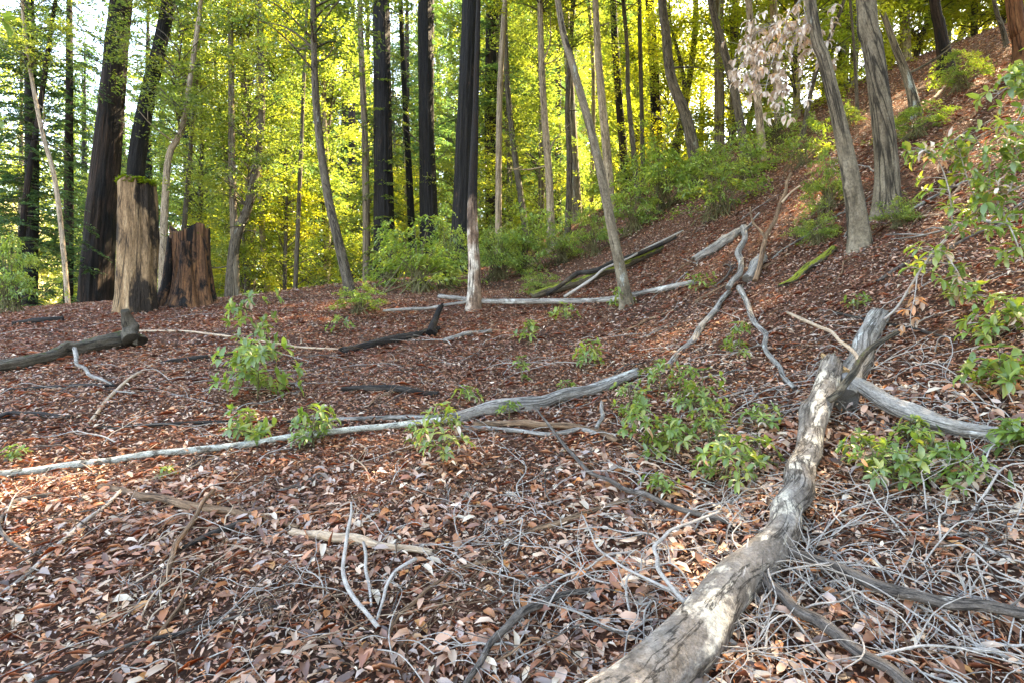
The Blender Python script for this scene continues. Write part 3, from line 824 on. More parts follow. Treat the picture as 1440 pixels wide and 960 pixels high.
g2 = gp(252, 432) + [0, .35, 0]; h2 = 98 / 800 * g2[1]; r2 = 70 / 800 * g2[1] / 2 * .8
st = empty('tree_stump', g2)
b = MB()
tube(b, [g2 - [0, 0, .3], g2 + [0, 0, .25], g2 + [0, 0, h2 * .6], g2 + [0, 0, h2]], [r2 * 1.05, r2 * .97, r2 * .9, r2 * .88], 120, 90, stump_disp(6, .30, .42, h2), jag=(0, .22), seed=9)
link('trunk', b.mesh('trunk', M['rotred'], g2), st)
for k, (a_, w, hh) in enumerate([(-.35, .13, .95), (-1.2, .2, .86), (-2.2, .16, .92), (.25, .12, .7), (-1.75, .1, .6)]):      # upright splintered slabs of the shell
    b = MB()
    p = g2 + [math.cos(a_) * r2 * .92, math.sin(a_) * r2 * .92, 0]
    q_ = np.array([math.cos(a_), math.sin(a_), 0]) * r2
    tube(b, [p + q_ * .25 - [0, 0, .1], p + q_ * .02 + [0, 0, h2 * hh * .35], p - q_ * .08 + [.0, 0, h2 * hh]], [w * 1.3, w * .9, w * .5], 24, 30, furrow(8, .3, 1.2, .4, 3, k), jag=(0, .12), seed=k)
    link('splinter', b.mesh('splinter', M['rotred'], g2), st)
mr = MB(); n = 260
P = np.stack([g2[0] + rng.normal(-.1, .22, n) * r2 * 2, g2[1] + rng.normal(-.1, .3, n) * r2, g2[2] + h2 + rng.uniform(.0, .05, n)], 1)
N = rnd_unit(n, rng) * .6 + [0, 0, 1]; N /= np.linalg.norm(N, axis=1, keepdims=True)
A, B = frames(N, rng.uniform(0, 6.283, n))
leaves(mr, P, A, B, N, rng.uniform(.04, .08, n), np.full(n, 1.2), np.array([[.09, .13, .015]]) * rng.uniform(.6, 1.3, (n, 1)), np.full(n, .3))
tag(link('moss', mr.mesh('moss', M['mossleaf'], g2), st), kind='stuff')
tag(st, 'low hollow rotted stump of red and black wood beside the tall pale stump', 'stump')

# ------------------------------------------------------------------ fallen logs and branches
def kink(P, R, kr):
    """small crooks between the given points"""
    Q = [P[0]]; S = [R[0]]
    for i in range(len(P) - 1):
        m = (P[i] + P[i + 1]) / 2; l = np.linalg.norm(P[i + 1] - P[i]); r_ = (R[i] + R[i + 1]) / 2
        o = kr.normal(0, 1, 3) * min(.05 * l, r_ * .9 if r_ < .05 else r_ * .22); o[2] *= .4
        Q += [m + o, P[i + 1]]; S += [r_ * (kr.uniform(.86, 1.1) if r_ < .05 else kr.uniform(.95, 1.04)), R[i + 1]]
    return np.array(Q), np.array(S)

def log(name, label, pts, mat, cat='branch', seg=14, rows=40, amp=.12, jag=(.03, .03), subs=(), lift=.85, group=None, part='stem'):
    """pts: photo points (x, y, width[, extra height]); subs: side shoots ((points), material)"""
    P = []; R = []
    for p in pts:
        r_ = .05
        ex = .014 + (p[3] if len(p) > 3 else 0)
        for _ in range(3):
            q = gpo(p[0], p[1], r_ * lift + ex); r_ = p[2] / 800 * q[1] / 2 * .93 * q[1] / math.hypot(q[0], q[1])
        P.append(q); R.append(r_)
    sd = int(abs(pts[0][0] * 7 + pts[0][1])) % 1000
    kr = np.random.default_rng(sd + 1); P, R = kink(P, R, kr)
    b = MB(); tube(b, P, R, seg, rows, furrow(7, amp, 1.3 / max(.02, np.mean(R)) * .12, amp * 1.6, 4 if np.mean(R) < .04 else 7, sd), jag=jag, seed=sd, toff=sd)
    o0 = P[0]
    if not subs:
        o = link(name, b.mesh(name, M[mat], o0), None, o0)
    else:
        o = empty(name, o0)
        link(part, b.mesh(part, M[mat], o0), o)
        for sp_, m_ in subs:
            PP = []; RR = []
            for p in sp_:
                r_ = .02; ex = .014 + (p[3] if len(p) > 3 else 0)
                for _ in range(3):
                    q = gpo(p[0], p[1], r_ * lift + ex); r_ = p[2] / 800 * q[1] / 2 * .93 * q[1] / math.hypot(q[0], q[1])
                PP.append(q); RR.append(r_)
            PP, RR = kink(PP, RR, kr)
            b = MB(); tube(b, PP, RR, 16 if max(RR) > .05 else 8, 24, furrow(5, amp, 4, amp * 1.6, 4, sd), seed=sd + len(PP), toff=sd, jag=(0, .01))
            link('side_branch', b.mesh('side_branch', M[m_], o0), o)
    tag(o, label, cat, group)
    return o

log('fallen_log', 'big smooth fallen log with peeling pale bark crossing the lower right', [(700, 1150, 106), (840, 1010, 98), (930, 935, 89), (1000, 862, 77), (1062, 792, 64), (1104, 742, 53, .02), (1124, 690, 48, .04), (1136, 640, 43, .05), (1146, 590, 41, .08), (1168, 520, 38, .12)], 'log', 'log', 64, 200, .07, (.0, .16),
    subs=[([(1150, 570, 14, .10), (1175, 556, 13, .2), (1203, 520, 13, .26), (1225, 490, 10, .28), (1262, 468, 8, .3)], 'oakdark'),
          ([(1205, 520, 7, .27), (1195, 490, 7, .27), (1170, 468, 6, .28), (1140, 455, 6, .27), (1108, 440, 5, .25)], 'tan'),
          ([(1112, 725, 10, .10), (1090, 742, 9, .12), (1072, 748, 6, .12)], 'log')])
log('fallen_log', 'short thick log section lying uphill just past the broken end of the big log', [(1188, 560, 42, .0), (1196, 525, 42), (1215, 485, 38), (1236, 448, 32)], 'greylog', 'log', 32, 60, .08, (.05, .1), subs=[([(1188, 528, 26, .1), (1168, 510, 18, .12), (1158, 500, 8, .12)], 'cut')])
log('fallen_branch', 'thick grey limb running right from the broken end of the big log', [(1192, 535, 26, .1), (1235, 558, 28, .06), (1290, 585, 29, .03), (1350, 602, 29), (1420, 613, 27), (1500, 618, 26)], 'greylog', 'branch', 24, 70, .08)
log('fallen_branch', 'dark grey wet limb slanting to the right edge below the big log', [(1112, 775, 15, .06), (1170, 797, 19, .05), (1240, 826, 22, .04), (1330, 850, 23, .04), (1450, 866, 22, .03)], 'darktwig', 'branch', 16, 60, .1)
log('fallen_branch', 'dark grey limb running down to the bottom edge near the big log', [(1080, 820, 14, .05), (1120, 858, 19, .05), (1180, 895, 21, .04), (1250, 940, 21, .03), (1320, 990, 20, .02)], 'darktwig', 'branch', 16, 60, .1)
log('fallen_pole', 'long white lichen-covered pole lying across the left of the clearing', [(-40, 671, 15), (60, 660, 14), (150, 648, 13), (260, 634, 12), (350, 624, 11), (430, 611, 11, .01), (500, 603, 10, .02), (580, 595, 10, .02), (650, 587, 9)], 'lichen', 'log', 14, 90, .12)
log('fallen_log', 'grey flaking log in the middle of the clearing behind the pink-leaved seedling', [(645, 586, 16), (690, 574, 20), (760, 566, 19), (830, 548, 19), (893, 524, 15)], 'greylog', 'log', 20, 60, .22, (.06, .08))
log('fallen_branch', 'slim grey pole lying just behind the end of the lichen-covered pole', [(440, 588, 5), (520, 588, 7), (590, 586, 8), (640, 582, 7)], 'greylog', 'branch', 10, 40, .2)
log('fallen_branch', 'brown barked branch below the grey flaking log', [(668, 596, 8, .01), (740, 594, 9, .02), (800, 598, 10, .02), (850, 609, 10), (868, 620, 8)], 'brown', 'branch', 12, 50, .15, subs=[([(838, 602, 6, .03), (848, 585, 5, .06), (846, 565, 4, .1)], 'greylog')])
log('fallen_branch', 'sinuous pale grey branch just in front of the brown barked branch', [(655, 601, 6), (710, 604, 7), (770, 610, 7), (815, 603, 7, .01), (855, 612, 5)], 'greylog', 'branch', 10, 50, .15)
log('fallen_branch', 'grey branch climbing the slope from the middle toward the tangle', [(940, 515, 9), (975, 478, 10), (1003, 440, 10), (1024, 412, 9)], 'greylog', 'branch', 12, 40, .2)
log('fallen_branch', 'curved grey branch standing in the tangle on the slope', [(1024, 405, 9, .05), (1040, 385, 10, .1), (1038, 355, 11, .2), (1046, 320, 11, .3)], 'greylog', 'branch', 12, 30, .2, subs=[([(1044, 330, 6, .28), (1056, 316, 5, .34), (1068, 300, 4, .5)], 'greylog')])
log('fallen_branch', 'long crooked grey branch running downhill from the tangle', [(1040, 405, 10, .04), (1052, 430, 9), (1062, 455, 9), (1075, 485, 9), (1095, 515, 9), (1116, 545, 8)], 'greylog', 'branch', 12, 50, .2)
log('fallen_branch', 'reddish brown bare branch rising upright from the tangle', [(1062, 395, 9, .0), (1073, 350, 8, .25), (1090, 310, 7, .4), (1105, 270, 6, .6), (1112, 245, 5, .75)], 'brown', 'branch', 10, 40, .15, subs=[([(1078, 340, 5, .3), (1060, 315, 4, .45), (1055, 292, 3, .6)], 'brown'), ([(1100, 285, 4, .55), (1125, 262, 3, .7)], 'tan')])
log('fallen_log', 'stubby grey log with ragged edge on the open slope', [(978, 364, 11), (1000, 352, 16), (1025, 336, 16), (1046, 322, 12)], 'greylog', 'log', 16, 40, .25, (.05, .05))
log('fallen_log', 'short pale log chunk at the centre of the slope tangle', [(1052, 392, 16), (1062, 378, 18), (1072, 362, 16)], 'greylog', 'log', 16, 30, .2, (.06, .06))
log('fallen_log', 'straight log half covered in yellow moss below the leaning grey trunk', [(1098, 403, 9), (1125, 386, 12), (1150, 368, 13), (1172, 350, 12)], 'moss', 'log', 16, 40, .1)
log('fallen_log', 'long thin grey log lying level across the back of the clearing', [(618, 417, 6, .1), (670, 423, 8, .1), (740, 424, 9, .05), (800, 424, 9), (860, 421, 10), (920, 409, 10), (980, 396, 9)], 'greylog', 'log', 12, 70, .15)
log('fallen_log', 'mossy dark log slanting up the slope behind the level grey log', [(748, 416, 12), (790, 404, 14, .05), (830, 391, 14, .08), (880, 372, 13, .05), (930, 350, 10)], 'moss', 'log', 14, 50, .15)
log('fallen_branch', 'dark bare limb lying on top of the mossy dark log', [(770, 414, 6, .15), (812, 385, 8, .25), (845, 378, 8, .25), (890, 360, 8, .2), (950, 334, 6, .1)], 'darklog', 'branch', 10, 40, .15)
log('fallen_branch', 'thin pale stick leaning across the mossy dark log', [(795, 417, 5, .1), (825, 398, 5, .25), (850, 378, 4, .35), (905, 352, 4, .2), (960, 325, 3, .1)], 'twig', 'branch', 8, 40, .15)
log('fallen_log', 'weathered dark log with an upright burl at the left edge', [(-50, 524, 24), (30, 510, 27), (90, 493, 26), (140, 483, 30), (178, 476, 30), (198, 480, 22)], 'oakdark', 'log', 28, 70, .22, (.05, .06),
    subs=[([(184, 478, 30, .02), (183, 464, 24, .14), (179, 450, 19, .28), (176, 437, 14, .42)], 'oakdark'), ([(105, 490, 8, .14), (108, 512, 7, .08), (125, 527, 6, .03), (158, 540, 5)], 'greylog')])
log('fallen_log', 'slanting grey log behind the stump at the left edge', [(-30, 420, 9, .2), (20, 407, 9, .25), (60, 400, 8, .3), (104, 397, 7, .3)], 'greylog', 'log', 12, 40, .1)
log('fallen_branch', 'short charred log chunk in front of the tall pale stump', [(18, 455, 8), (50, 451, 11), (88, 448, 9)], 'darklog', 'branch', 12, 24, .3)
log('fallen_branch', 'long thin tan stick lying level right of the stump', [(170, 466, 3), (260, 466, 4), (340, 476, 4), (420, 488, 4), (480, 491, 3)], 'tan', 'branch', 8, 50, .1)
log('fallen_branch', 'charred flat log left of the peeling snag', [(484, 492, 10), (530, 482, 13), (580, 472, 12), (615, 462, 8)], 'darklog', 'log', 14, 40, .35, (.08, .08))
log('fallen_branch', 'broken pale stake leaning up from the charred flat log', [(605, 468, 12, .0), (612, 450, 11, .12), (620, 432, 7, .3)], 'snag', 'branch', 10, 20, .2, (.02, .08))
log('fallen_branch', 'grey stick before the peeling snag', [(625, 478, 6), (655, 470, 7), (690, 465, 6)], 'greylog', 'branch', 10, 24, .2)
log('fallen_branch', 'thin grey stick angled toward the peeling snag foot', [(540, 437, 4, .05), (600, 434, 5, .08), (660, 424, 5, .12)], 'greylog', 'branch', 8, 24, .2)
log('fallen_branch', 'short black charred branch lying alone in the open clearing', [(484, 546, 7), (530, 545, 10), (575, 548, 10), (615, 552, 6)], 'darklog', 'branch', 12, 30, .25)
log('fallen_branch', 'dark stick near the low seedling left of the clearing', [(225, 510, 5), (275, 504, 8), (325, 498, 5)], 'darklog', 'branch', 10, 24, .25)
log('fallen_branch', 'forked pale stick pointing up the clearing from the left', [(125, 595, 6), (150, 562, 6), (180, 534, 6), (212, 514, 4)], 'tan', 'branch', 8, 30, .15, subs=[([(160, 550, 4, .02), (190, 552, 3, .01), (225, 545, 3)], 'greylog')])
log('fallen_branch', 'long dark stick lying level behind the lichen-covered pole', [(120, 602, 4), (230, 596, 6), (330, 592, 6), (420, 592, 5), (470, 588, 4)], 'darklog', 'branch', 8, 50, .2)
log('fallen_branch', 'black charred branch at the left edge above the lichen-covered pole', [(-20, 592, 14), (15, 582, 12), (60, 582, 8), (100, 585, 5)], 'darklog', 'branch', 12, 30, .3)
log('fallen_branch', 'thin dark stick lying below the weathered burl log', [(-10, 548, 4), (60, 545, 6), (110, 541, 6), (160, 542, 4)], 'darklog', 'branch', 8, 30, .2)
log('fallen_branch', 'crooked brown branch lying among leaves in the lower left', [(144, 684, 13), (200, 698, 14), (260, 710, 14), (320, 717, 12), (375, 727, 11), (420, 742, 9)], 'brown', 'branch', 14, 60, .2, (.02, .02), subs=[([(352, 733, 9), (320, 744, 11), (285, 757, 11), (258, 770, 6)], 'darklog')])
log('fallen_branch', 'short brown stick crossing the crooked brown branch steeply', [(300, 690, 6, .03), (284, 708, 8, .06), (262, 745, 9, .04), (240, 790, 9, .01), (224, 838, 7)], 'brown', 'branch', 12, 40, .15)
log('fallen_branch', 'straight pale split stick in the lower left', [(168, 692, 6, .03), (120, 732, 7, .02), (75, 772, 8), (30, 815, 8), (-20, 860, 8)], 'twig', 'branch', 10, 40, .12)
log('fallen_branch', 'pale tan branch with upright forked prongs in the bottom middle', [(412, 748, 11), (450, 752, 14), (500, 758, 13), (560, 770, 11), (605, 776, 9)], 'tan', 'branch', 14, 50, .12, (.02, .03),
    subs=[([(494, 706, 3, .2), (490, 740, 5, .14), (482, 800, 6, .06), (500, 845, 8, .02), (532, 882, 8)], 'twig'), ([(511, 762, 4, .06), (514, 800, 5, .03), (522, 850, 4, .01)], 'twig'), ([(585, 785, 6, .05), (555, 805, 5, .05), (540, 840, 5, .03), (530, 872, 5)], 'twig')])
log('fallen_branch', 'straight orange brown stick lying in the bottom middle', [(700, 763, 7), (760, 742, 9), (810, 725, 9), (882, 703, 7)], 'brown', 'branch', 12, 40, .1)
log('fallen_branch', 'long dark bent branch sweeping to the big log from the clearing', [(752, 572, 3, .15), (790, 622, 5, .08), (830, 665, 6, .04), (880, 688, 8, .03), (930, 706, 9, .03), (985, 724, 10, .02), (1040, 742, 8)], 'darktwig', 'branch', 12, 60, .15)
log('fallen_branch', 'dark curved branch rising from the bottom edge in the middle', [(620, 1000, 10), (655, 960, 9, .02), (690, 905, 10, .04), (735, 862, 12, .05), (790, 838, 9, .03), (850, 825, 6)], 'darktwig', 'branch', 12, 50, .15)
log('fallen_branch', 'grey curved twig arching over leaves left of the big log', [(1030, 905, 8), (985, 870, 8, .03), (955, 838, 8, .07), (925, 800, 7, .1), (920, 770, 6, .13), (945, 745, 5, .15), (1010, 720, 4, .12)], 'twig', 'branch', 10, 60, .1, subs=[([(960, 845, 5, .06), (1005, 830, 5, .1), (1045, 810, 4, .12), (1052, 760, 3, .14)], 'twig'), ([(950, 835, 5, .06), (880, 800, 4, .08), (840, 770, 3, .1), (820, 725, 3, .12)], 'twig')])
log('fallen_branch', 'curved brown stick at the bottom left of the tan forked branch', [(205, 905, 6), (240, 870, 7), (262, 838, 7), (290, 800, 5)], 'brown', 'branch', 10, 30, .15)
log('fallen_branch', 'long thin stick slanting through the bottom left leaves', [(40, 965, 7), (120, 930, 7), (200, 902, 6), (290, 880, 5), (400, 850, 4)], 'darktwig', 'branch', 10, 40, .15)
log('fallen_branch', 'bent brown stick rising left of the bottom middle', [(545, 895, 6, .0), (562, 862, 7, .01), (600, 830, 6, .02), (640, 800, 5, .02), (700, 785, 4)], 'brown', 'branch', 10, 40, .15)
log('fallen_branch', 'curved dark stick at the left edge below the lichen-covered pole', [(70, 695, 9), (20, 705, 9), (-2, 735, 9), (20, 765, 8), (55, 778, 6)], 'darktwig', 'branch', 10, 40, .15)
log('fallen_branch', 'short dark stick left of the lower middle seedling', [(395, 690, 6), (420, 682, 7), (455, 668, 5)], 'darktwig', 'branch', 10, 24, .15)
log('fallen_branch', 'thin reddish stick on the bare slope left of the climbing grey branch', [(880, 465, 4), (910, 450, 4), (945, 437, 3)], 'brown', 'branch', 8, 24, .1)
log('fallen_branch', 'dark stick on the slope beside the moss-covered log', [(1175, 440, 4), (1240, 455, 6), (1310, 470, 6), (1360, 476, 4)], 'darklog', 'branch', 8, 30, .2)
log('fallen_branch', 'tan straight stick on the slope right of the thickest trunk', [(1260, 310, 4), (1300, 305, 5), (1345, 298, 4)], 'tan', 'branch', 8, 24, .1)
log('fallen_branch', 'grey pole lying uphill from the thickest trunk', [(1270, 305, 5), (1300, 285, 6), (1345, 262, 5), (1390, 240, 4)], 'greylog', 'branch', 8, 24, .15)
log('fallen_branch', 'pale short stick high on the slope', [(1313, 140, 6), (1322, 130, 6), (1328, 122, 4)], 'tan', 'branch', 8, 14, .1)
log('fallen_branch', 'brown pole lying across the upper slope', [(1290, 128, 4), (1340, 115, 5), (1400, 98, 4)], 'brown', 'branch', 8, 24, .1)

# ------------------------------------------------------------------ dead twigs, one by one
def twig(p0, yaw, L, r0, r, arch, nside, mat, label, group, into=None):
    b = into or MB()
    n = 6
    P = []; cur = r.normal(0, .5)
    x, y = p0
    for k in range(n):
        u = k / (n - 1)
        P.append([x, y, float(height(x, y)) + r0 * .7 + .004 + arch * math.sin(math.pi * min(1, u * 1.15)) * r.uniform(.7, 1.1) + (.03 * arch / .1 * u)])
        yaw2 = yaw + cur * u + r.normal(0, .3)
        x += math.cos(yaw2) * L / n; y += math.sin(yaw2) * L / n
    P = np.array(P); P[1:, 2] += np.abs(r.normal(0, .012, n - 1))
    tube(b, P, np.linspace(r0, r0 * .35, n) * r.uniform(.85, 1.15, n), 5, 18, cap=False)
    for k in range(nside):
        i = r.integers(1, n - 1); t = r.random()
        q0 = P[i] * (1 - t) + P[i + 1] * t
        d = (P[i + 1] - P[i]); d /= np.linalg.norm(d)
        sd = np.array([-d[1], d[0], 0]) * r.choice([-1, 1])
        l2 = L * r.uniform(.2, .5)
        q1 = q0 + (d * .7 + sd * .6) * l2 * .5 + [0, 0, r.uniform(-.01, .05)]
        q2 = q1 + (d * .9 + sd * r.uniform(-.2, .6)) * l2 * .5 + [0, 0, r.uniform(-.04, .05)]
        q2[2] = max(q2[2], float(height(q2[0], q2[1])) + .004)
        tube(b, [q0, q1, q2], [r0 * .55, r0 * .42, r0 * .2], 4, 8, cap=False)
    if into: return
    o0 = np.array([p0[0], p0[1], float(height(p0[0], p0[1]))])
    o = link('dead_twig', b.mesh('dead_twig', M[mat], o0), None, o0)
    tag(o, label, 'twig', group)

r = np.random.default_rng(21)
for k in range(115):                                       # the tangle round the big log
    px = r.uniform(700, 1460); py = r.uniform(690, 955)
    if px < 900 and r.random() < .4: px += 300
    q = gp(px, py)
    twig(q[:2], r.uniform(0, 6.283), r.uniform(.25, .85), r.uniform(.0025, .006), r, abs(r.normal(.04, .05)), r.integers(2, 6), 'twig' if r.random() < .75 else 'darktwig',
         'thin grey dead twig in the tangle around the big fallen log', 'dead twigs tangled around the big fallen log')
for k in range(40):
    q = gp(r.uniform(1000, 1440), r.uniform(480, 690))
    twig(q[:2], r.uniform(0, 6.283), r.uniform(.3, .9), r.uniform(.002, .005), r, abs(r.normal(.03, .05)), r.integers(2, 5), 'twig' if r.random() < .7 else 'darktwig',
         'thin dead twig on the slope above the big fallen log', 'dead twigs on the slope above the big log')
for k in range(65):
    q = gp(r.uniform(-20, 720), r.uniform(640, 955))
    twig(q[:2], r.choice([.3, 1.0, 2.6, 1.4]) + r.normal(0, .5), r.uniform(.25, .8), r.uniform(.0018, .0045), r, abs(r.normal(.01, .03)), r.integers(1, 5), r.choice(['twig', 'darktwig', 'brown', 'tan']),
         'thin dead twig among the fallen leaves of the lower left', 'dead twigs among the leaves at the lower left')
for k in range(50):
    q = gp(r.uniform(0, 1100), r.uniform(440, 640))
    twig(q[:2], r.choice([.1, 2.9, .6]) + r.normal(0, .5), r.uniform(.4, 1.5), r.uniform(.003, .008), r, abs(r.normal(.0, .03)), r.integers(0, 4), r.choice(['twig', 'darktwig', 'brown', 'greylog']),
         'thin dead stick scattered on the red-brown clearing floor', 'dead sticks on the clearing floor')

for k in range(30):
    q = gp(r.uniform(920, 1440), r.uniform(140, 430))
    twig(q[:2], r.normal(.5, .5), r.uniform(.7, 2.0), r.uniform(.008, .02), r, abs(r.normal(.02, .04)), r.integers(1, 4), r.choice(['greylog', 'darktwig', 'brown', 'greylog']),
         'weathered stick lying on the bare upper slope', 'weathered sticks on the upper slope')
mt = {k: MB() for k in ('twig', 'brown')}                    # the many smaller ones nobody could count
for k in range(520):
    px = -40 + 1520 * r.random() ** .7; py = 430 + 530 * r.random() ** .8
    q = gp(px, py)
    if q[1] > 14: continue
    twig(q[:2], r.uniform(0, 6.283), r.uniform(.15, .6) * (1 + q[1] * .12), r.uniform(.0012, .0028) * (1 + q[1] * .12), r, abs(r.normal(.015, .03)), r.integers(0, 5), 'twig', '', '', into=mt['twig' if r.random() < (.35 if px < 650 else .65) else 'brown'])
for k, b in mt.items():
    tag(link('twig_litter', b.mesh('twig_litter', M[k]), ground), kind='stuff')

# ------------------------------------------------------------------ shrubs
def bush_proto(seed, n_stem, per, ll, pal):
    """loose shrub: arching stems carrying flat layered sprays, ragged outline"""
    r = np.random.default_rng(seed); lm, bm = MB(), MB()
    for k in range(n_stem):
        a = r.uniform(0, 6.283); rad = r.random() ** .6 * r.choice([.8, 1.0, 1.35], p=[.5, .35, .15])
        top = np.array([rad * math.cos(a), rad * math.sin(a) , (1.05 - .6 * min(1, rad) ** 2) * r.uniform(.3, 1.15)])
        mid = top * [.4, .4, .7]
        base = [r.normal(0, .25), r.normal(0, .25), -.05]
        tube(bm, [base, mid, top], [.012, .008, .003], 4, 6, cap=False)
        cb = pal[r.integers(0, len(pal))]
        for q in range(r.integers(2, 6)):
            u = r.uniform(.4, 1.05)
            c = mid * (1 - u) + top * u
            n = int(per / 3.5 * r.uniform(.4, 1.6))
            a2 = a + r.normal(0, .9); dr = np.array([math.cos(a2), math.sin(a2), -.12])
            t = r.uniform(0, .34, n)[:, None]
            P = c + dr * t + r.normal(size=(n, 3)) * [.055, .055, .025] + np.array([0, 0, -.35]) * t ** 2
            N = r.normal(size=(n, 3)) * .35 + [0, 0, 1]; N /= np.linalg.norm(N, axis=1, keepdims=True)
            A, B = frames(N, a2 + r.choice([-1, 1], n) * r.uniform(.2, 1.2, n)); A = A + [0, 0, -.25]
            leaves(lm, P, A, B, N, ll * r.uniform(.6, 1.3, n), r.uniform(.7, 1.1, n), .5 * cb + .5 * pal[r.integers(0, len(pal), n)], r.uniform(0, .5, n))
    return lm.mesh('foliage', M['shrub']), bm.mesh('stems', M['stem'])
BUSH = [bush_proto(61, 46, 60, .085, G_SHR * 1.56), bush_proto(62, 40, 55, .09, G_SHR * 1.38), bush_proto(63, 50, 60, .08, G_SHR * 1.50), bush_proto(64, 34, 70, .085, G_SHR * 1.56), bush_proto(65, 56, 50, .08, G_SHR * 1.44)]

def bush(px, py, wpx, hpx, k, label, dflt=None):
    g = gp(px, py, dflt); D = g[1]
    w = wpx / 800 * D / 2; h = hpx / 800 * D * 1.2
    t = empty('shrub', g)
    for nm, me in (('foliage', BUSH[k % 5][0]), ('stems', BUSH[k % 5][1])):
        o = link(nm, me, t); o.scale = (w, w * .85, h); o.rotation_euler = (0, 0, k * 1.7)
        o['kind'] = 'stuff'
    tag(t, label, 'shrub')

for k, a in enumerate([
    (590, 412, 150, 80, 'wide leafy green bush at the foot of the charred redwood row'),
    (548, 402, 90, 62, 'leafy bush between the bending thin trunk and the first charred redwood'),
    (628, 408, 80, 82, 'tall leafy bush in front of the jet black trunk'),
    (505, 442, 90, 34, 'low bright green shrub in front of the bending thin trunk'),
    (700, 395, 90, 70, 'green shrub just right of the peeling snag'),
    (735, 385, 110, 72, 'dense green shrub in the hollow behind the mossy log'),
    (690, 355, 110, 80, 'yellowish shrub behind the peeling snag'),
    (790, 372, 80, 52, 'green shrub at the foot of the pale sunlit trunk'),
    (835, 360, 80, 56, 'green shrub left of the leaning grey trunk'),
    (760, 415, 60, 30, 'small shrub at the lower end of the mossy dark log'),
    (930, 300, 140, 96, 'broad green shrub below the bent brown trunk'),
    (1010, 308, 130, 78, 'broad green shrub left of the slope tangle'),
    (1045, 262, 100, 62, 'green shrub below the hanging dead leaves'),
    (890, 330, 90, 56, 'green shrub uphill of the leaning grey trunk'),
    (985, 268, 110, 60, 'bright shrub around the foot of the bent brown trunk'),
    (1166, 298, 76, 66, 'round green shrub left of the leaning furrowed trunk'),
    (1128, 235, 80, 54, 'small shrub above the slope tangle'),
    (1150, 345, 70, 44, 'pale green shrub beside the foot of the leaning furrowed trunk'),
    (1290, 195, 90, 40, 'dark bluish low shrub behind the thickest trunk'),
    (1262, 322, 70, 40, 'low bluish shrub at the foot of the thickest trunk'),
    (860, 290, 90, 60, 'yellow-green shrub behind the pale upright trunk'),
    (1190, 185, 60, 34, 'small shrub at the skyline between the two thick trunks'),
    (1090, 205, 80, 50, 'yellow-green shrub at the skyline under the dead leaves'),
    (1350, 130, 90, 46, 'shaded shrub at the top of the slope'),
    (640, 330, 130, 90, 'sunny shrub behind the charred redwoods'),
    (440, 405, 90, 50, 'sunlit shrub at the far rim of the clearing'),
    (370, 402, 70, 40, 'small sunlit shrub on the rim right of the curved trunk'),
    (60, 425, 120, 70, 'fern-like shrub left of the thick redwood'),
    (10, 440, 90, 90, 'shaded shrub at the far left rim')]):
    bush(*a[:4], k, a[4], 24)

# ------------------------------------------------------------------ seedlings with leaves one can pick out
SL = [leaf_mesh('leaf', c, M['shrub'], random.uniform(.85, 1.15), random.uniform(.1, .5)) for c in
      [(.14, .24, .05), (.19, .30, .06), (.25, .36, .08), (.12, .2, .05), (.31, .36, .09), (.2, .29, .12)] for _ in range(2)]
DL = [leaf_mesh('dead_leaf', c, M['dead'], random.uniform(.85, 1.2), random.uniform(.1, .7)) for c in
      [(.50, .41, .34), (.60, .52, .45), (.40, .29, .22), (.5, .28, .15), (.68, .62, .56)] for _ in range(2)]

def norm(v): return v / (np.linalg.norm(v) + 1e-9)

def whorl(t, g, tip, d, n, L, r, mats, droop=.25, nm='leaf'):
    for k in range(n):
        a = 6.283 * k / n + r.uniform(-.4, .4)
        s = norm(np.cross(d, [0.3, .5, .8])); s2 = np.cross(d, s)
        A = norm((s * math.cos(a) + s2 * math.sin(a)) * .9 + d * r.uniform(.1, .6) + np.array([0, 0, -droop]))
        up = norm(np.array([0, 0, 1]) + r.normal(0, .25, 3) + .3 * d)
        B = norm(np.cross(up, A)); N = np.cross(A, B)
        place(nm, mats[r.integers(0, len(mats))], t, tip - g, A, B, N, L * r.uniform(.65, 1.2))

def seedling(px, py, hpx, wpx, nshoot, nleaf, L, label, seed, mats=SL, name='seedling', dead=0, dflt=None):
    L = L * 1.05; nshoot = int(nshoot * 1.7) + 1
    r = np.random.default_rng(seed + 900)
    g = gp(px, py, dflt); D = g[1]; h = hpx / 800 * D; w = wpx / 800 * D / 2
    t = empty(name, g); b = MB()
    top = g + [r.normal(0, .1) * w, r.normal(0, .1) * w, h]
    tube(b, [g - [0, 0, .02], (g + top) / 2 + r.normal(0, .02, 3), top], [.006, .0045, .002], 5, 10, cap=False)
    whorl(t, g, top, np.array([0, 0, 1.]), nleaf, L, r, mats)
    for k in range(nshoot):
        u = r.uniform(.08, .85); p0 = g * (1 - u) + top * u
        a = k * 2.4 + r.uniform(-.4, .4); ln = w * r.uniform(.45, 1.0) * (1.15 - .5 * u)
        tip = p0 + [math.cos(a) * ln, math.sin(a) * ln, ln * r.uniform(.0, .45)]
        tip[2] = max(tip[2], float(height(tip[0], tip[1])) + .03)
        tube(b, [p0, (p0 + tip) / 2 + [0, 0, .02], tip], [.003, .0022, .0012], 4, 5, cap=False)
        whorl(t, g, tip, norm(tip - p0 + [0, 0, .05]), nleaf, L, r, mats)
        if r.random() < .9:
            whorl(t, g, p0 * .5 + tip * .5, norm(tip - p0 + [0, 0, .05]), max(3, nleaf - 2), L, r, mats)
        if dead and r.random() < dead:
            whorl(t, g, tip - [0, 0, .03], np.array([0, 0, -1.]), 2, L, r, DL, .9, 'dead_leaf')
    link('stem', b.mesh('stem', M['stem'], g), t)
    tag(t, label, 'seedling')

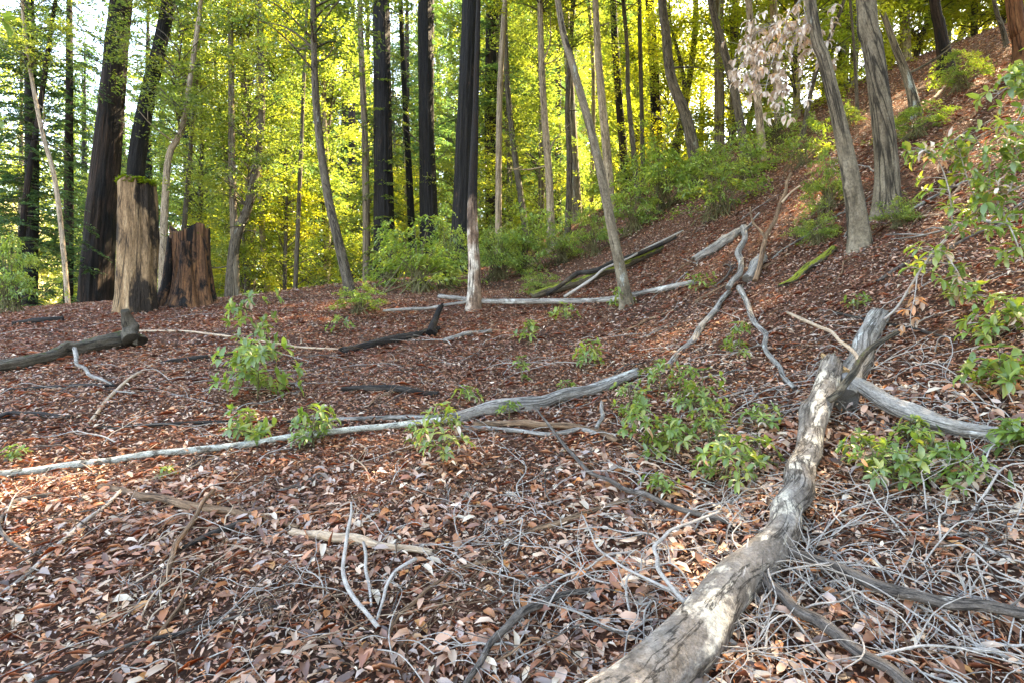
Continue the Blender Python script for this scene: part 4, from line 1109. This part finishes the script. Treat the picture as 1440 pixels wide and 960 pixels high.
for k, a in enumerate([
    (362, 562, 80, 125, 14, 7, .10, 'bushiest green seedling, in the left of the clearing', .1),
    (358, 505, 90, 95, 10, 6, .10, 'slender upright seedling just behind the bushiest seedling', .1),
    (348, 616, 38, 80, 6, 6, .08, 'low sparse seedling below the bushiest seedling', 0),
    (442, 628, 56, 66, 8, 6, .075, 'bright seedling at the right end of the lichen-covered pole', 0),
    (625, 658, 88, 84, 8, 6, .06, 'seedling with some pinkish dead leaves in the middle of the clearing', .8),
    (588, 636, 40, 40, 3, 5, .05, 'small pinkish seedling left of the middle seedling', 1),
    (742, 484, 32, 38, 4, 6, .08, 'small round seedling alone in the back of the clearing', 0),
    (826, 516, 36, 54, 5, 6, .075, 'loose seedling on the red floor below the leaning grey trunk', 0),
    (790, 452, 24, 44, 4, 6, .09, 'low seedling near the level grey log', 0),
    (735, 538, 36, 24, 3, 5, .06, 'tiny seedling in the open floor above the grey flaking log', 0),
    (872, 432, 26, 40, 4, 5, .09, 'small seedling hugging the foot of the leaning grey trunk', 0),
    (715, 590, 26, 34, 3, 5, .05, 'tiny sprout growing against the grey flaking log', 0),
    (797, 560, 24, 28, 3, 5, .05, 'tiny pale sprout at the upper end of the grey flaking log', 0),
    (660, 570, 26, 44, 3, 5, .055, 'flat pale seedling behind the grey flaking log', .4),
    (905, 640, 90, 84, 9, 7, .06, 'dense seedling at the left of the green patch near the big log', .2),
    (950, 648, 58, 78, 7, 7, .06, 'low dense seedling in the middle of the green patch', .1),
    (1018, 684, 70, 100, 9, 6, .06, 'spreading seedling in the green patch closest to the big log', .3),
    (985, 595, 74, 84, 8, 7, .06, 'airy pale green seedling at the back of the green patch', .1),
    (925, 555, 46, 80, 5, 7, .06, 'pale sprawling seedling above the green patch', 0),
    (1066, 606, 36, 66, 5, 5, .06, 'low seedling tucked against the middle of the big log', .6),
    (1036, 505, 50, 44, 5, 6, .06, 'yellowish seedling beside the crooked branch on the slope', 0),
    (1255, 690, 54, 120, 9, 6, .06, 'wide glossy seedling spreading right of the big log', .4),
    (1310, 660, 50, 90, 7, 6, .06, 'glossy seedling behind the widest one right of the big log', .5),
    (1215, 660, 50, 60, 5, 6, .055, 'small glossy seedling leaning on the right side of the big log', .2),
    (1360, 690, 40, 90, 5, 5, .055, 'sparse seedling near the right edge below the thick grey limb', .5),
    (1430, 640, 44, 60, 5, 6, .07, 'bright seedling at the right edge below the thick grey limb', .2),
    (1405, 560, 70, 90, 7, 6, .085, 'large-leaved seedling at the right edge above the thick grey limb', .2),
    (1400, 480, 56, 90, 6, 6, .085, 'seedling with pale leaves at the right edge of the slope', .4),
    (20, 648, 20, 40, 3, 5, .05, 'tiny low sprout at the left edge above the lichen-covered pole', 0),
    (235, 672, 14, 30, 2, 5, .04, 'tiny bright sprout below the lichen-covered pole', 0),
    (480, 470, 22, 40, 3, 6, .08, 'small seedling in front of the low bright green shrub', 0),
    (985, 412, 24, 50, 4, 6, .08, 'small seedling at the right end of the level grey log', 0),
    (885, 590, 50, 60, 6, 7, .05, 'upper left seedling of the green patch, beside the brown barked branch', .1),
    (960, 575, 60, 70, 7, 7, .05, 'fine-leaved pale seedling behind the middle of the green patch', .1),
    (1000, 625, 50, 80, 7, 7, .05, 'fine-leaved seedling between the airy and the spreading seedlings', .2),
    (930, 700, 30, 60, 5, 6, .045, 'thin low seedling at the front edge of the green patch', .4),
    (1060, 655, 36, 60, 5, 6, .05, 'yellowish low seedling touching the left side of the big log', .3),
    (1285, 625, 36, 70, 5, 6, .05, 'small fresh seedling just below the thick grey limb', .3),
    (1205, 435, 18, 40, 3, 5, .05, 'tiny sprout on the bare slope above the short thick log', 0)]):
    seedling(*a[:7], a[7], k, dead=a[8])

# young trees and arching shoots coming in from the right
def shoot(name, label, paths, L, n, mats, seed, rad=.009, cat='sapling', mat='stem', droop=.35, nm='leaf', wh=5, foot=None, wmin=.25, side=.12, dead=0):
    """paths: list of lists of (x, y, distance); leaves in whorls along each"""
    r = np.random.default_rng(seed)
    o0 = at(*paths[0][0]); 
    if foot is not None: o0 = gp(*foot)
    t = empty(name, o0)
    for i, pth in enumerate(paths):
        P = [at(*p) for p in pth]
        if foot is not None and i == 0: P = [o0 - [0, 0, .03]] + P
        b = MB()
        tube(b, P, np.linspace(rad if i == 0 else rad * .5, rad * .18, len(P)), 6, 30, cap=False)
        link('stem', b.mesh('stem', M[mat], o0), t)
        C, _ = spline(P, np.ones(len(P)), 60)
        for k in range(n):
            j = int(r.uniform(wmin if i == 0 else .1, 1) * 59)
            d = norm(C[min(59, j + 1)] - C[max(0, j - 1)])
            a = r.uniform(0, 6.283)
            off = norm(np.array([math.cos(a), math.sin(a), r.uniform(-.3, .5)])) * side * r.random()
            tip = C[j] + off
            b = MB(); tube(b, [C[j], C[j] + off * .5 + [0, 0, .01], tip], [.0028, .002, .0012], 4, 4, cap=False)
            link('twig', b.mesh('twig', M[mat], o0), t)
            whorl(t, o0, tip, norm(d * .5 + norm(off)), wh, L, r, DL if r.random() < dead else mats, droop, nm)
    tag(t, label, cat)

shoot('sapling', 'arching young tree with large green leaves reaching in from the right edge', [
    [(1235, 455, 4.3), (1262, 432, 4.2), (1300, 372, 4.0), (1340, 325, 3.8), (1390, 285, 3.6), (1450, 255, 3.4)],
    [(1340, 325, 3.8), (1335, 270, 3.7), (1318, 225, 3.7), (1290, 208, 3.7)],
    [(1390, 285, 3.6), (1390, 230, 3.55), (1370, 190, 3.5)],
    [(1400, 280, 3.6), (1425, 330, 3.4), (1440, 370, 3.4)],
    [(1320, 345, 3.9), (1345, 380, 3.8), (1365, 420, 3.8)],
    [(1350, 318, 3.75), (1375, 300, 3.7), (1360, 250, 3.6), (1345, 200, 3.6)],
    [(1420, 270, 3.5), (1430, 220, 3.5), (1410, 180, 3.5)]], .08, 22, SL, 5, .012, mat='twig', wmin=.35, side=.16, dead=.08)
shoot('sapling', 'leafy branch hanging in at the upper right edge of the slope', [
    [(1480, 60, 4.2), (1450, 95, 4.0), (1420, 120, 4.0), (1395, 140, 4.0)], [(1450, 95, 4.0), (1440, 150, 3.9), (1420, 185, 3.9)]], .085, 20, SL, 6, .01, mat='twig', wmin=.2, cat='branch')
shoot('dead_spray', 'hanging cluster of orange brown dead leaves on the arching young tree', [
    [(1290, 385, 3.95), (1286, 420, 3.93), (1280, 450, 3.92), (1288, 478, 3.9)]], .075, 8, DL[4:8], 8, .005, 'branch', 'twig', .9, 'dead_leaf', 4, wmin=.15, side=.06)
shoot('dead_spray', 'big hanging spray of pale dead leaves before the dark slanting trunk', [
    [(1150, -40, 6.6), (1125, 0, 6.5), (1095, 40, 6.4), (1070, 80, 6.4), (1050, 125, 6.4)],
    [(1125, 0, 6.5), (1118, 60, 6.4), (1100, 120, 6.4), (1105, 170, 6.4)],
    [(1110, 20, 6.5), (1085, 90, 6.3), (1075, 135, 6.3)],
    [(1130, 10, 6.5), (1140, 50, 6.4), (1150, 90, 6.4)],
    [(1100, 30, 6.5), (1060, 50, 6.5), (1040, 90, 6.5)]], .10, 34, [DL[0], DL[1], DL[2], DL[3], DL[8], DL[9]], 9, .012, 'branch', 'twig', 1.1, 'dead_leaf', 4, wmin=.3, side=.32)
shoot('leafy_branch', 'close green leaves hanging in at the upper left corner', [
    [(-60, -20, 2.6), (-25, 10, 2.6), (5, 30, 2.6)], [(-60, 40, 2.6), (-20, 50, 2.6), (12, 60, 2.6)], [(-60, 150, 2.7), (-20, 165, 2.7), (25, 180, 2.7)]], .08, 3, SL, 10, .006, 'branch', 'stem', .3, 'leaf', 5, side=.05)
